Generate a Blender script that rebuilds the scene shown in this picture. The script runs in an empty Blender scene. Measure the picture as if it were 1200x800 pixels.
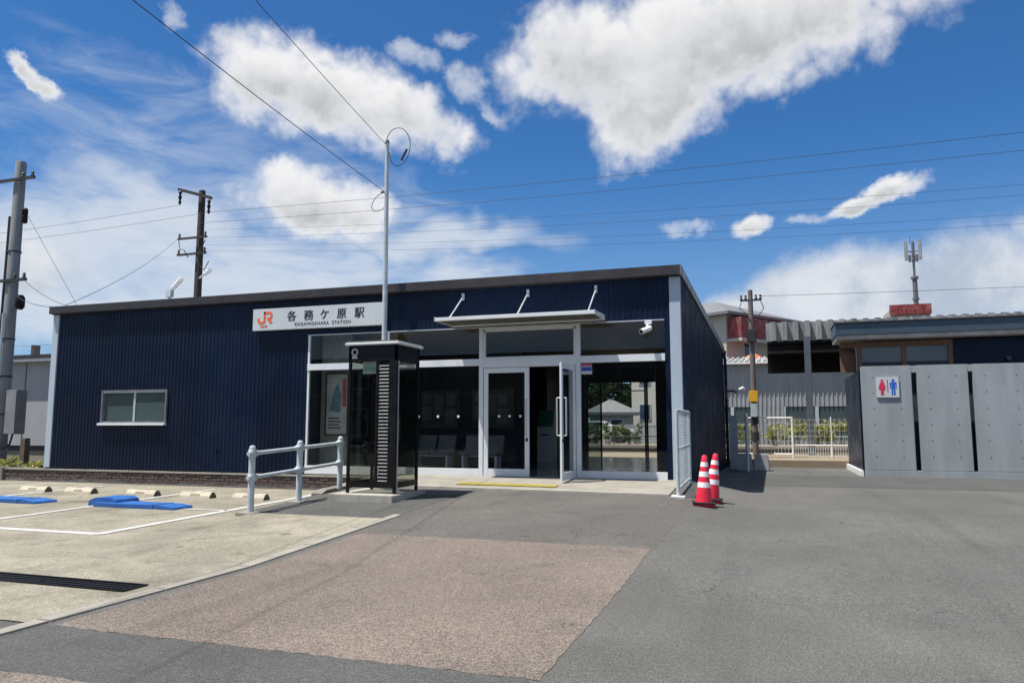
import bpy, bmesh, math, random
from math import radians as R, sin, cos, pi
from mathutils import Vector, Matrix
random.seed(7)
S = bpy.context.scene
COL = S.collection

# ------------------------------------------------------------------ camera
cam_d = bpy.data.cameras.new('camera')
cam = bpy.data.objects.new('camera', cam_d); COL.objects.link(cam)
cam.location = (0, 0, 1.12)
cam.rotation_euler = (R(90 + 6.42), 0, R(18.7))
cam_d.sensor_width = 36; cam_d.lens = 26.4
cam_d.clip_start = 0.05; cam_d.clip_end = 3000
S.camera = cam

# ------------------------------------------------------------------ view
S.view_settings.view_transform = 'Standard'
S.view_settings.look = 'None'
S.view_settings.exposure = 0.60
S.view_settings.gamma = 1
S.view_settings.use_curve_mapping = False

# ------------------------------------------------------------------ sun
SUN = Vector((-0.31, -0.22, 1.0)).normalized()       # towards the sun: front left, high
sun_el = math.asin(SUN.z); sun_az = math.atan2(SUN.x, SUN.y)
sl = bpy.data.lights.new('sun', 'SUN'); sl.energy = 5.0; sl.angle = R(0.53); sl.color = (1, .955, .88)
so = bpy.data.objects.new('sun', sl); COL.objects.link(so)
so.rotation_euler = SUN.to_track_quat('Z', 'Y').to_euler()

# ------------------------------------------------------------------ node helper
class NT:
    def __init__(s, tree): s.t = tree; s.n = tree.nodes; s.l = tree.links
    def node(s, typ, **kw):
        n = s.n.new(typ)
        for k, v in kw.items(): setattr(n, k, v)
        return n
    def put(s, sock, v):
        if isinstance(v, bpy.types.NodeSocket): s.l.new(v, sock)
        elif v is not None: sock.default_value = v
    def m(s, op, a, b=None, c=None, clamp=False):
        n = s.n.new('ShaderNodeMath'); n.operation = op; n.use_clamp = clamp
        for i, v in enumerate((a, b, c)):
            if v is not None: s.put(n.inputs[i], v)
        return n.outputs[0]
    def v(s, op, a, b=None, out=0):
        n = s.n.new('ShaderNodeVectorMath'); n.operation = op
        s.put(n.inputs[0], a)
        if b is not None: s.put(n.inputs['Scale'] if op == 'SCALE' else n.inputs[1], b)
        return n.outputs['Value'] if op in ('DOT_PRODUCT', 'LENGTH') else n.outputs[0]
    def noise(s, vec, scale, detail=4, rough=.55, out='Fac', dist=0):
        n = s.n.new('ShaderNodeTexNoise'); s.put(n.inputs['Vector'], vec)
        n.inputs['Scale'].default_value = scale; n.inputs['Detail'].default_value = detail
        n.inputs['Roughness'].default_value = rough; n.inputs['Distortion'].default_value = dist
        return n.outputs[out]
    def ramp(s, fac, a, b, ca=0., cb=1., kind='SMOOTHSTEP'):
        n = s.n.new('ShaderNodeMapRange'); n.interpolation_type = kind
        s.put(n.inputs[0], fac); n.inputs[1].default_value = a; n.inputs[2].default_value = b
        n.inputs[3].default_value = ca; n.inputs[4].default_value = cb
        return n.outputs[0]
    def mix(s, fac, a, b, blend='MIX'):
        n = s.n.new('ShaderNodeMix'); n.data_type = 'RGBA'; n.blend_type = blend
        s.put(n.inputs[0], fac); s.put(n.inputs[6], a); s.put(n.inputs[7], b)
        return n.outputs[2]

# ------------------------------------------------------------------ world: sky and clouds at infinity
world = bpy.data.worlds.new('World'); S.world = world; world.use_nodes = True
w = NT(world.node_tree); w.n.clear()
tc = w.node('ShaderNodeTexCoord')
D0 = w.v('NORMALIZE', tc.outputs['Generated'])
sky = w.node('ShaderNodeTexSky', sky_type='NISHITA', sun_disc=False)
sky.sun_elevation = sun_el; sky.sun_rotation = sun_az
sky.air_density = 1.0; sky.dust_density = 0.25; sky.ozone_density = 3.2; sky.altitude = 0
skyc = w.mix(1.0, sky.outputs[0], (.46, .99, 1.46, 1), 'MULTIPLY')
sep = w.node('ShaderNodeSeparateXYZ'); w.put(sep.inputs[0], D0)
elev = sep.outputs[2]
# warped direction for ragged cloud edges
wn = w.noise(D0, 5.0, 7, .64, 'Color')
wv = w.v('SUBTRACT', wn, (.5, .5, .5))
D1 = w.v('ADD', D0, w.v('SCALE', wv, .115))
wn2 = w.noise(D0, 2.6, 4, .6, 'Color')
D2 = w.v('ADD', D0, w.v('SCALE', w.v('SUBTRACT', wn2, (.5, .5, .5)), .30))
def ellipse(Dv, az, el, su, sv, rot):
    az, el, rot = R(az), R(el), R(rot)
    c = Vector((sin(az)*cos(el), cos(az)*cos(el), sin(el)))
    e = Vector((cos(az), -sin(az), 0)); n = e.cross(c).normalized()
    if n.z < 0: n = -n
    u = (e*cos(rot) + n*sin(rot)) / sin(R(su)); v_ = (-e*sin(rot) + n*cos(rot)) / sin(R(sv))
    Dl = w.v('SUBTRACT', Dv, tuple(c))
    a = w.v('DOT_PRODUCT', Dl, tuple(u)); b = w.v('DOT_PRODUCT', Dl, tuple(v_))
    q = w.m('ADD', w.m('MULTIPLY', a, a), w.m('MULTIPLY', b, b))
    return w.m('SUBTRACT', 1.0, q), b
CUMULUS = [(-32.0, 23.8, 8.6, 3.3, -18), (-36.5, 25.0, 4.6, 2.7, 0), (-26.8, 22.5, 4.6, 2.5, -25),
    (-1.8, 27.6, 14.2, 4.3, 6), (-7.3, 24.2, 6.0, 4.0, 30), (-12.4, 27.0, 4.9, 4.0, -10),
    (-34.2, 16.1, 4.9, 2.4, -5), (-35.6, 17.6, 2.8, 1.9, 0),
    (8.4, 16.1, 2.2, 1.05, 10), (6.3, 15.5, 1.8, .8, 10), (-.8, 14.6, 1.7, 1.0, 0),
    (-52.0, 21.9, 1.5, .6, -22)]
WISP = [(-25.5, 26.8, 2.0, 1.0, -20), (-22.8, 27.8, 1.7, .7, -10), (-21.9, 25.0, 1.3, 1.3, -60), (-20.2, 23.2, 1.5, .8, -40), (3.2, 14.9, 1.2, .5, 0), (-5.5, 14.7, 1.6, .6, 0), (-44.5, 28.0, .7, .9, 20)]
dens = None; hgt = None
for e in CUMULUS:
    q, b = ellipse(D1, *e)
    if dens is None: dens, hgt = q, b
    else:
        k_ = w.ramp(w.m('SUBTRACT', q, dens), -1.1, 1.1)
        hgt = w.m('ADD', w.m('MULTIPLY', k_, b), w.m('MULTIPLY', w.m('SUBTRACT', 1.0, k_), hgt))
        dens = w.m('MAXIMUM', dens, q)
core = dens
# rounded billows of several sizes, with wispy fraying between them
def billow(scale, vec, smooth=.6):
    n = w.node('ShaderNodeTexVoronoi', feature='F1'); w.put(n.inputs['Vector'], vec)
    n.inputs['Scale'].default_value = scale
    n.inputs['Randomness'].default_value = 1
    return w.m('SUBTRACT', .50, w.m('POWER', n.outputs['Distance'], 1.25))
Dq = w.v('ADD', D0, w.v('SCALE', w.v('SUBTRACT', w.noise(D0, 14, 4, .6, 'Color'), (.5, .5, .5)), .045))
b1 = billow(15., Dq); b2 = billow(34., Dq); b3 = billow(75., Dq)
puff = w.m('ADD', b1, w.m('ADD', w.m('MULTIPLY', b2, .62), w.m('MULTIPLY', b3, .36)))
fine = w.noise(D0, 12.0, 7, .66)
dens = w.m('ADD', dens, w.m('ADD', w.m('MULTIPLY', puff, .62), w.m('MULTIPLY', w.m('SUBTRACT', fine, .5), 1.7)))
# clouds continue all round the sky outside the ones in view
vdir = (-.3206, .9472, 0)
front = w.v('DOT_PRODUCT', D0, vdir)
glob = w.noise(D0, 2.3, 6, .6)
gl = w.m('MULTIPLY', w.ramp(glob, .50, .66, -.6, 1.0), 1.0)
gl = w.m('SUBTRACT', gl, w.ramp(front, .52, .72, 0, 3.0))
dens = w.m('MAXIMUM', dens, gl)
alpha = w.ramp(dens, -.42, .85)
# soft low banks and veils
SOFT = [(8.4, 9.0, 13.0, 3.9, 3), (15.5, 9.4, 7.0, 3.2, 5), (-1.5, 8.0, 6.8, 2.4, 8), (-52.6, 10.6, 4.0, 2.6, 0)]
VEIL = [(-41, 11.0, 18, 4.2, -3), (-29, 10.6, 16, 2.7, 3), (-50, 13.5, 8, 4.5, 10), (-45, 15.5, 9, 2.4, -20), (-24, 14.8, 9, 1.6, 8), (-46, 8.5, 20, 3.0, 2)]
soft = None
for e in SOFT:
    q, b = ellipse(D1, *e); soft = q if soft is None else w.m('MAXIMUM', soft, q)
soft = w.m('ADD', soft, w.m('MULTIPLY', w.m('SUBTRACT', w.noise(D0, 13, 6, .6), .5), 1.2))
alpha_s = w.m('MULTIPLY', w.ramp(soft, -.15, .9), .88)
veil = None
for e in VEIL:
    q, b = ellipse(D2, *e); veil = q if veil is None else w.m('MAXIMUM', veil, q)
st = w.node('ShaderNodeMapping'); w.put(st.inputs[0], D0); st.inputs['Scale'].default_value = (1.0, 1.0, 3.2)
st.inputs['Rotation'].default_value = (.25, .2, 0)
streak = w.noise(st.outputs[0], 7.5, 7, .64, dist=.6)
q, b = ellipse(D2, -39, 17.0, 21, 7.5, -8)
veil = w.m('MAXIMUM', veil, w.m('SUBTRACT', q, .75))
veil = w.m('ADD', veil, w.m('MULTIPLY', w.m('SUBTRACT', streak, .5), 2.6))
gveil = w.m('SUBTRACT', w.m('MULTIPLY', w.m('SUBTRACT', streak, .52), 3.0), w.ramp(front, .5, .72, 0, 3))
veil = w.m('MAXIMUM', veil, gveil)
alpha_v = w.m('MULTIPLY', w.ramp(veil, -.7, 1.25), .86)
wisp = None
for e in WISP:
    q, b = ellipse(D1, *e); wisp = q if wisp is None else w.m('MAXIMUM', wisp, q)
wisp = w.m('ADD', wisp, w.m('MULTIPLY', w.m('SUBTRACT', w.noise(D0, 30, 5, .65), .5), 3.0))
alpha_w = w.m('MULTIPLY', w.ramp(wisp, -.4, 1.4), .62)
# low horizon haze
hz = w.m('MULTIPLY', w.ramp(elev, .0, .36, 1, 0), .55)
# cloud body tone: bright rims and tops, greyer thick middles
body = w.noise(D0, 11.0, 4, .6)
# rims and crowns catch the sun, the thick undersides are grey, creases between billows a little darker
under = w.ramp(w.m('ADD', hgt, w.m('MULTIPLY', w.m('SUBTRACT', body, .5), 1.6)), -.75, .75, 1.0, .12)
thick = w.ramp(dens, .25, 1.25)
shade = w.m('MULTIPLY', thick, under)
shade = w.m('SUBTRACT', shade, w.m('MULTIPLY', puff, .30), clamp=True)
CB = 11.2
ccol = w.mix(shade, (CB*1.0, CB*1.0, CB*1.01, 1), (CB*.46, CB*.49, CB*.52, 1))
body2 = w.noise(D0, 8.0, 5, .62)
scol = w.mix(w.ramp(body2, .36, .66), (CB*.90, CB*.92, CB*.95, 1), (CB*.55, CB*.62, CB*.72, 1))
c = w.mix(hz, skyc, (CB*.40, CB*.55, CB*.76, 1))
c = w.mix(alpha_v, c, (CB*.78, CB*.84, CB*.92, 1))
c = w.mix(alpha_s, c, scol)
c = w.mix(alpha_w, c, (CB*.9, CB*.93, CB*.96, 1))
c = w.mix(alpha, c, ccol)
bg = w.node('ShaderNodeBackground'); w.put(bg.inputs[0], c); bg.inputs[1].default_value = 0.053
wo = w.node('ShaderNodeOutputWorld'); w.l.new(bg.outputs[0], wo.inputs[0])

# ------------------------------------------------------------------ materials
MATS = {}
def mat(name, col, rough=.6, metal=0., var=.18, vs=3., bump=0., bs=40., spec=.5, dirt=None, speck=0., ss=300., stretch=None, coat=0., spots=0., crack=0.):
    if name in MATS: return MATS[name]
    m = bpy.data.materials.new(name); m.use_nodes = True
    t = NT(m.node_tree); t.n.clear()
    b = t.node('ShaderNodeBsdfPrincipled'); o = t.node('ShaderNodeOutputMaterial')
    t.l.new(b.outputs[0], o.inputs[0])
    g = t.node('ShaderNodeNewGeometry').outputs['Position']
    if stretch:
        mp = t.node('ShaderNodeMapping'); t.put(mp.inputs[0], g); mp.inputs['Scale'].default_value = stretch; gv = mp.outputs[0]
    else: gv = g
    n1 = t.noise(gv, vs, 6, .6)
    lo = tuple(x*(1-var) for x in col) + (1,); hi = tuple(min(1, x*(1+var)) for x in col) + (1,)
    cc = t.mix(t.ramp(n1, .3, .7), lo, hi)
    if dirt:
        cc = t.mix(t.m('MULTIPLY', t.ramp(t.noise(gv, dirt[1], 7, .65), .48, .72), dirt[2]), cc, tuple(dirt[0]) + (1,))
    if speck:
        sp = t.noise(g, ss, 2, .6)
        cc = t.mix(t.ramp(sp, .3, .7, 0, 1, 'LINEAR'), t.mix(1.0, cc, (1-speck, 1-speck, 1-speck, 1), 'MULTIPLY'), t.mix(1.0, cc, (1+speck, 1+speck, 1+speck*.97, 1), 'MULTIPLY'))
    if spots:
        vo = t.node('ShaderNodeTexVoronoi'); t.put(vo.inputs['Vector'], t.v('ADD', g, t.v('SCALE', t.noise(g, 9, 3, .6, 'Color'), .06))); vo.inputs['Scale'].default_value = spots
        sepc = t.node('ShaderNodeSeparateColor'); t.l.new(vo.outputs['Color'], sepc.inputs[0])
        sm_ = t.m('MULTIPLY', t.ramp(vo.outputs['Distance'], .035, .075, 1, 0), t.m('GREATER_THAN', sepc.outputs[0], .55))
        cc = t.mix(t.m('MULTIPLY', sm_, .55), cc, (.03, .03, .03, 1))
        fl = t.ramp(t.noise(g, 22, 5, .7), .35, .70, .84, 1.14)
        cc = t.mix(1.0, cc, fl, 'MULTIPLY')
    if crack:
        wp2 = t.v('ADD', g, t.v('SCALE', t.noise(g, 1.6, 6, .65, 'Color'), .9))
        vo2 = t.node('ShaderNodeTexVoronoi', feature='DISTANCE_TO_EDGE'); t.put(vo2.inputs['Vector'], wp2); vo2.inputs['Scale'].default_value = crack
        ln = t.m('MULTIPLY', t.ramp(vo2.outputs['Distance'], .0, .006, 1, 0), t.ramp(t.noise(g, .9, 4), .50, .60))
        cc = t.mix(t.m('MULTIPLY', ln, .75), cc, (.022, .021, .020, 1))
        big = t.ramp(t.noise(g, .22, 5, .6), .30, .70, .92, 1.08)
        cc = t.mix(1.0, cc, big, 'MULTIPLY')
        mp2 = t.node('ShaderNodeMapping'); t.put(mp2.inputs[0], g); mp2.inputs['Rotation'].default_value = (0, 0, .35); mp2.inputs['Scale'].default_value = (2.2, .10, 1)
        trk = t.ramp(t.noise(mp2.outputs[0], 1.0, 4, .6), .52, .72, 1.0, .84)
        cc = t.mix(1.0, cc, trk, 'MULTIPLY')
    t.put(b.inputs['Base Color'], cc)
    t.put(b.inputs['Roughness'], t.ramp(t.noise(g, vs*2.3, 4), .3, .7, max(0.02, rough-.1), min(1, rough+.1)))
    b.inputs['Metallic'].default_value = metal
    b.inputs['Specular IOR Level'].default_value = spec
    if coat: b.inputs['Coat Weight'].default_value = coat
    if bump:
        bp = t.node('ShaderNodeBump'); bp.inputs['Strength'].default_value = min(1, bump); bp.inputs['Distance'].default_value = .02*bump
        t.put(bp.inputs['Height'], t.noise(g, bs, 5, .6)); t.l.new(bp.outputs[0], b.inputs['Normal'])
    MATS[name] = m; return m
def glass(name, tint, refl=.045, rough=0.0, body=None):
    m = bpy.data.materials.new(name); m.use_nodes = True
    t = NT(m.node_tree); t.n.clear()
    o = t.node('ShaderNodeOutputMaterial')
    tr = t.node('ShaderNodeBsdfTransparent'); tr.inputs[0].default_value = tuple(tint) + (1,)
    gl_ = t.node('ShaderNodeBsdfGlossy'); gl_.inputs['Roughness'].default_value = rough; gl_.inputs[0].default_value = (.92, .97, 1, 1)
    lw = t.node('ShaderNodeLayerWeight')
    f = t.m('POWER', lw.outputs['Facing'], 4.0)
    f = t.m('ADD', refl, t.m('MULTIPLY', f, .8), clamp=True)
    mx = t.node('ShaderNodeMixShader'); t.l.new(f, mx.inputs[0])
    if body:
        df = t.node('ShaderNodeBsdfDiffuse'); df.inputs[0].default_value = tuple(body[0]) + (1,)
        mb = t.node('ShaderNodeMixShader'); mb.inputs[0].default_value = body[1]
        t.l.new(tr.outputs[0], mb.inputs[1]); t.l.new(df.outputs[0], mb.inputs[2]); t.l.new(mb.outputs[0], mx.inputs[1])
    else: t.l.new(tr.outputs[0], mx.inputs[1])
    t.l.new(gl_.outputs[0], mx.inputs[2]); t.l.new(mx.outputs[0], o.inputs[0])
    MATS[name] = m; return m

navy = mat('navy_cladding', (.0032, .0098, .030), .40, 0, .14, .8, spec=.20, dirt=((.012, .018, .03), 1.2, .18), stretch=(1, 1, .25))
t = NT(navy.node_tree); bs_ = [n for n in t.n if n.type == 'BSDF_PRINCIPLED'][0]
src = bs_.inputs['Base Color'].links[0].from_socket
g_ = t.node('ShaderNodeNewGeometry').outputs['Position']; sx_ = t.node('ShaderNodeSeparateXYZ'); t.put(sx_.inputs[0], g_)
wnz = t.node('ShaderNodeTexWhiteNoise'); wnz.noise_dimensions = '1D'
t.put(wnz.inputs['W'], t.m('FLOOR', t.m('ADD', t.m('DIVIDE', sx_.outputs[0], .944), t.m('DIVIDE', sx_.outputs[1], .944))))
t.put(bs_.inputs['Base Color'], t.mix(1.0, src, t.ramp(wnz.outputs[0], 0, 1, .84, 1.18, 'LINEAR'), 'MULTIPLY'))
charcoal = mat('charcoal_metal', (.030, .026, .027), .45, .0, .12, 2)
alu = mat('aluminium', (.52, .56, .60), .42, .35, .06, 2)
framew = mat('frame_white', (.68, .71, .74), .42, 0, .04, 2)
silver = mat('pale_trim', (.40, .47, .55), .5, .0, .06, 1.2, stretch=(1, 1, .3))
whitep = mat('white_paint', (.72, .74, .75), .5, 0, .05, 3)
signwhite = mat('sign_white', (.54, .575, .60), .35, 0, .03, 2)
orange = mat('sign_orange', (.78, .13, .03), .4, 0, .03)
blackink = mat('black_ink', (.012, .012, .014), .5, 0, .05)
M_glass = glass('clear_glass', (.91, .92, .905), .020)
M_glass2 = glass('side_glass', (.62, .68, .66), .05)
M_frost = glass('frosted_glass', (.10, .12, .12), .06, .05, ((.085, .125, .125), .75))
M_booth = glass('booth_glass', (.78, .79, .76), .02)
concrete = mat('concrete', (.18, .17, .145), .85, 0, .14, 2.5, .35, 60, dirt=((.08, .075, .064), 1.7, .45), speck=.15, ss=160)
concrete_l = mat('pale_concrete', (.25, .235, .20), .85, 0, .12, 2.0, .25, 60, dirt=((.15, .14, .12), 2.2, .45), speck=.10, ss=160)
asphalt = mat('asphalt', (.098, .096, .089), .88, 0, .10, .45, .55, 140, dirt=((.076, .075, .071), .8, .55), speck=.62, ss=70, spots=.8, crack=.30)
asph_dark = mat('dark_asphalt', (.066, .067, .064), .88, 0, .12, .8, .55, 140, dirt=((.088, .087, .080), 1.4, .5), speck=.55, ss=75, spots=.7)
asph_red = mat('red_brown_asphalt', (.166, .134, .112), .9, 0, .12, .7, .7, 110, dirt=((.115, .099, .086), .9, .7), speck=.7, ss=70, spots=.6, crack=.55)
asph_mid = mat('brownish_asphalt', (.096, .089, .080), .88, 0, .10, .6, .55, 140, dirt=((.070, .066, .061), 1.0, .6), speck=.6, ss=70, spots=.7, crack=.5)
park = mat('parking_concrete', (.240, .220, .170), .9, 0, .22, 1.7, .5, 70, dirt=((.095, .086, .064), .85, .95), speck=.4, ss=60, spots=.7, crack=.22)
roadpaint = mat('line_paint', (.46, .46, .45), .7, 0, .12, 8, .2, 80, dirt=((.25, .23, .20), 6, .5))
brickm = mat('dark_brick', (.088, .064, .058), .85, 0, .3, 9, .4, 60, dirt=((.13, .11, .10), 5, .5))
mortar = mat('mortar', (.060, .052, .048), .9, 0, .1, 5)
galv = mat('galvanised', (.46, .52, .545), .5, .12, .10, 6, dirt=((.40, .42, .43), 7, .4))
blackm = mat('black_metal', (.006, .006, .007), .4, 0, .2, 4, spec=.25)
pvc_red = mat('cone_red', (.72, .018, .052), .45, 0, .08, 10, dirt=((.42, .03, .04), 9, .35))
cone_w = mat('cone_white', (.78, .78, .80), .35, 0, .05, 12)
blackrub = mat('black_rubber', (.020, .020, .022), .7, 0, .2, 8)
bluep = mat('blue_paint', (.020, .110, .36), .5, 0, .12, 4, dirt=((.018, .08, .24), 5, .5))
yellow = mat('yellow_tile', (.36, .30, .045), .7, 0, .1, 6, dirt=((.26, .23, .07), 6, .4))
wood = mat('wood', (.17, .09, .05), .6, 0, .25, 4, stretch=(6, 6, .6))
ceilw = mat('ceiling_wood', (.165, .125, .075), .6, 0, .2, 3, stretch=(.5, 6, 6))
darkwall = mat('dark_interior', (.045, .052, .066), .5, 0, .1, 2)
polewood = mat('pole_wood', (.035, .029, .026), .85, 0, .3, 6, .3, 40, stretch=(5, 5, .5))
polecon = mat('pole_concrete', (.20, .21, .22), .8, 0, .15, 3, .2, 60, stretch=(2, 2, .4))
cablem = mat('cable_black', (.02, .02, .022), .5, 0, .1)
tile_floor = mat('floor_tile', (.28, .34, .37), .12, 0, .1, 2)

# ------------------------------------------------------------------ geometry helpers
class MB:
    def __init__(s): s.v = []; s.f = []
    def add(s, vs, fs):
        o = len(s.v); s.v += [tuple(p) for p in vs]; s.f += [tuple(i+o for i in f) for f in fs]; return s
    def box(s, x0, x1, y0, y1, z0, z1):
        return s.add([(x0,y0,z0),(x1,y0,z0),(x1,y1,z0),(x0,y1,z0),(x0,y0,z1),(x1,y0,z1),(x1,y1,z1),(x0,y1,z1)],
              [(0,3,2,1),(4,5,6,7),(0,1,5,4),(1,2,6,5),(2,3,7,6),(3,0,4,7)])
    def prism(s, poly, axis, a, b):
        # poly: 2-D points ; axis 'x': (y,z) ; 'y': (x,z) ; 'z': (x,y)
        def p(q, t): return {'x': (t, q[0], q[1]), 'y': (q[0], t, q[1]), 'z': (q[0], q[1], t)}[axis]
        n = len(poly); vs = [p(q, a) for q in poly] + [p(q, b) for q in poly]
        fs = [tuple(range(n))[::-1], tuple(range(n, 2*n))] + [(i, (i+1) % n, n+(i+1) % n, n+i) for i in range(n)]
        return s.add(vs, fs)
    def cyl(s, p0, p1, r0, r1=None, seg=12, caps=True):
        r1 = r0 if r1 is None else r1
        p0 = Vector(p0); p1 = Vector(p1); d = (p1-p0).normalized()
        a = d.orthogonal().normalized(); b = d.cross(a)
        vs = []
        for p, r in ((p0, r0), (p1, r1)):
            for i in range(seg):
                t = 2*pi*i/seg; vs.append(p + a*cos(t)*r + b*sin(t)*r)
        fs = [(i, (i+1) % seg, seg+(i+1) % seg, seg+i) for i in range(seg)]
        if caps: fs += [tuple(range(seg))[::-1], tuple(range(seg, 2*seg))]
        return s.add(vs, fs)
    def tube(s, pts, r, seg=8, close=False):
        pts = [Vector(p) for p in pts]; n = len(pts); vs = []; a = None
        for i, p in enumerate(pts):
            d = (pts[min(i+1, n-1)] - pts[max(i-1, 0)]).normalized()
            if a is None: a = d.orthogonal().normalized()
            a = (a - d*a.dot(d)).normalized(); b = d.cross(a)
            rr = r[i] if isinstance(r, (list, tuple)) else r
            vs += [p + a*cos(2*pi*k/seg)*rr + b*sin(2*pi*k/seg)*rr for k in range(seg)]
        fs = []
        for i in range(n-1):
            fs += [(i*seg+k, i*seg+(k+1) % seg, (i+1)*seg+(k+1) % seg, (i+1)*seg+k) for k in range(seg)]
        fs += [tuple(range(seg))[::-1], tuple(range((n-1)*seg, n*seg))]
        return s.add(vs, fs)
    def lathe(s, prof, c=(0, 0), seg=24):
        vs = []; n = len(prof)
        for r, z in prof:
            vs += [(c[0]+cos(2*pi*k/seg)*r, c[1]+sin(2*pi*k/seg)*r, z) for k in range(seg)]
        fs = [(i*seg+k, i*seg+(k+1) % seg, (i+1)*seg+(k+1) % seg, (i+1)*seg+k) for i in range(n-1) for k in range(seg)]
        fs += [tuple(range(seg))[::-1], tuple(range((n-1)*seg, n*seg))]
        return s.add(vs, fs)
    def xform(s, M):
        s.v = [tuple(M @ Vector(p)) for p in s.v]; return s
    def build(s, name, material, parent=None, bevel=0, smooth=False, local=False):
        me = bpy.data.meshes.new(name)
        vs = s.v
        off = OFF.get(parent.name, (0, 0, 0)) if parent and not local else (0, 0, 0)
        if off != (0, 0, 0): vs = [(a-off[0], b-off[1], c_-off[2]) for a, b, c_ in vs]
        me.from_pydata(vs, [], s.f); me.update()
        if bevel:
            bm = bmesh.new(); bm.from_mesh(me)
            es = [e for e in bm.edges if len(e.link_faces) == 2 and e.calc_face_angle() > .6]
            bmesh.ops.bevel(bm, geom=es, offset=bevel, segments=2, affect='EDGES', clamp_overlap=True)
            bm.to_mesh(me); bm.free()
        if smooth:
            for p in me.polygons: p.use_smooth = True
            try:
                bm = bmesh.new(); bm.from_mesh(me)
                for e in bm.edges:
                    if len(e.link_faces) == 2 and e.calc_face_angle() > .7: e.smooth = False
                bm.to_mesh(me); bm.free()
            except Exception: pass
        if isinstance(material, (list, tuple)):
            for x in material: me.materials.append(x)
        else: me.materials.append(material)
        o = bpy.data.objects.new(name, me); COL.objects.link(o)
        if parent:
            o.parent = parent; OFF[o.name] = off
        return o
OFF = {}
def thing(name, label, cat, loc=(0, 0, 0), group=None, rotz=0):
    o = bpy.data.objects.new(name, None); COL.objects.link(o); o.location = loc; o.rotation_euler = (0, 0, rotz)
    o.empty_display_size = .2
    o['label'] = label; o['category'] = cat
    if group: o['group'] = group
    OFF[o.name] = tuple(loc); return o
def tag(o, label, cat, group=None):
    o['label'] = label; o['category'] = cat
    if group: o['group'] = group
    return o
def struct(o, kind='structure', label=None):
    o['kind'] = kind
    if label: o['label'] = label
    return o
def bx(*a): return MB().box(*a)
def recenter(o, loc):
    """move a one-mesh thing's origin to its base"""
    L = Vector(loc)
    for v in o.data.vertices: v.co -= L
    o.location = L; return o

def sm(a, b, x):
    t = min(1, max(0, (x-a)/(b-a))); return t*t*(3-2*t)
def gz(X, Y):
    """height of the forecourt: rises in a gentle ramp to the station doors"""
    if Y >= 33.2: return -1.05 if Y < 44 else -.3
    if Y < 7: l = -.4
    elif Y < 13.7: l = -.4+.3*(Y-7)/6.7
    elif Y < 16: l = -.1+.1*(Y-13.7)/2.3
    else: l = 0. if Y < 16.5 else -.27
    r = -.4+.13*sm(6, 16, Y)
    t = sm(-1.9, 0, X)
    z = l*(1-t)+r*t
    wd = 1.6 + (.02-1.6)*min(1, max(0, (Y-9)/1.5))
    tl = min(1, max(0, (X+8.05)/wd+.5))
    left = -.42 if Y < 15.9 else -.14
    return left*(1-tl)+z*tl

# ------------------------------------------------------------------ ground
def axis(segs):
    out = []
    for a, b, n in segs:
        out += [a+(b-a)*i/n for i in range(n)]
    out.append(segs[-1][1]); return out
def sheet(name, xs, ys, material, dz=0., zf=gz):
    mb = MB(); nx = len(xs)
    vs = [(x, y, zf(x, y)+dz) for y in ys for x in xs]
    fs = [(j*nx+i, j*nx+i+1, (j+1)*nx+i+1, (j+1)*nx+i) for j in range(len(ys)-1) for i in range(nx-1)]
    mb.add(vs, fs); return mb.build(name, material, smooth=False)
XS = axis([(-900, -60, 8), (-60, -10, 12), (-10, -8.1, 19), (-8.1, -8.0, 10), (-8.0, 1, 90), (1, 60, 14), (60, 900, 8)])
YS = axis([(-300, 0, 6), (0, 3, 6), (3, 15.8, 128), (15.8, 16.6, 16), (16.6, 33.1, 16), (33.1, 33.25, 2), (33.25, 43.95, 4), (43.95, 44.05, 2), (44.05, 120, 8), (120, 1500, 8)])
struct(sheet('ground', XS, YS, asphalt))
# reddish patches and darker strips of asphalt
def rag(x0, x1, y0, y1, name, m, dz, n=40, amp=.013, seed=1):
    rnd = random.Random(seed)
    xs = [x0+(x1-x0)*i/n for i in range(n+1)]; ys = [y0+(y1-y0)*i/n for i in range(n+1)]
    ex0 = [rnd.uniform(-amp, amp) for _ in ys]; ex1 = [rnd.uniform(-amp, amp) for _ in ys]
    ey0 = [rnd.uniform(-amp, amp) for _ in xs]; ey1 = [rnd.uniform(-amp, amp) for _ in xs]
    vs = []
    for j, y in enumerate(ys):
        for i, x in enumerate(xs):
            u, v_ = i/n, j/n
            X = x + (ex0[j]*(1-u)+ex1[j]*u)*(1 if i in (0, n) else 0); Y = y + (ey0[i] if j == 0 else ey1[i] if j == n else 0)
            vs.append((X, Y, gz(X, Y)+dz))
    k = n+1
    fs = [(j*k+i, j*k+i+1, (j+1)*k+i+1, (j+1)*k+i) for j in range(n) for i in range(n)]
    return struct(MB().add(vs, fs).build(name, m))
rag(-5.24, -1.36, 4.52, 9.08, 'asphalt_patch', asph_red, .004, seed=2)
rag(-60, -5.52, 3.2, 4.5, 'asphalt_patch', asph_dark, .003, seed=8)
rag(-5.34, -1.3, 9.08, 13.55, 'asphalt_patch', asph_mid, .002, seed=9)
rag(-5.34, 2.5, 1.2, 3.62, 'asphalt_patch', asph_red, .004, seed=3)
rag(-5.34, -1.42, 3.62, 4.52, 'asphalt_patch', asph_dark, .003, seed=4)
rag(-7.98, -5.4, 10.2, 12.9, 'asphalt_patch', asph_dark, .004, seed=5)
rag(-.55, 9.0, 18.9, 23.2, 'asphalt_patch', asph_dark, .004, seed=6)
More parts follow.
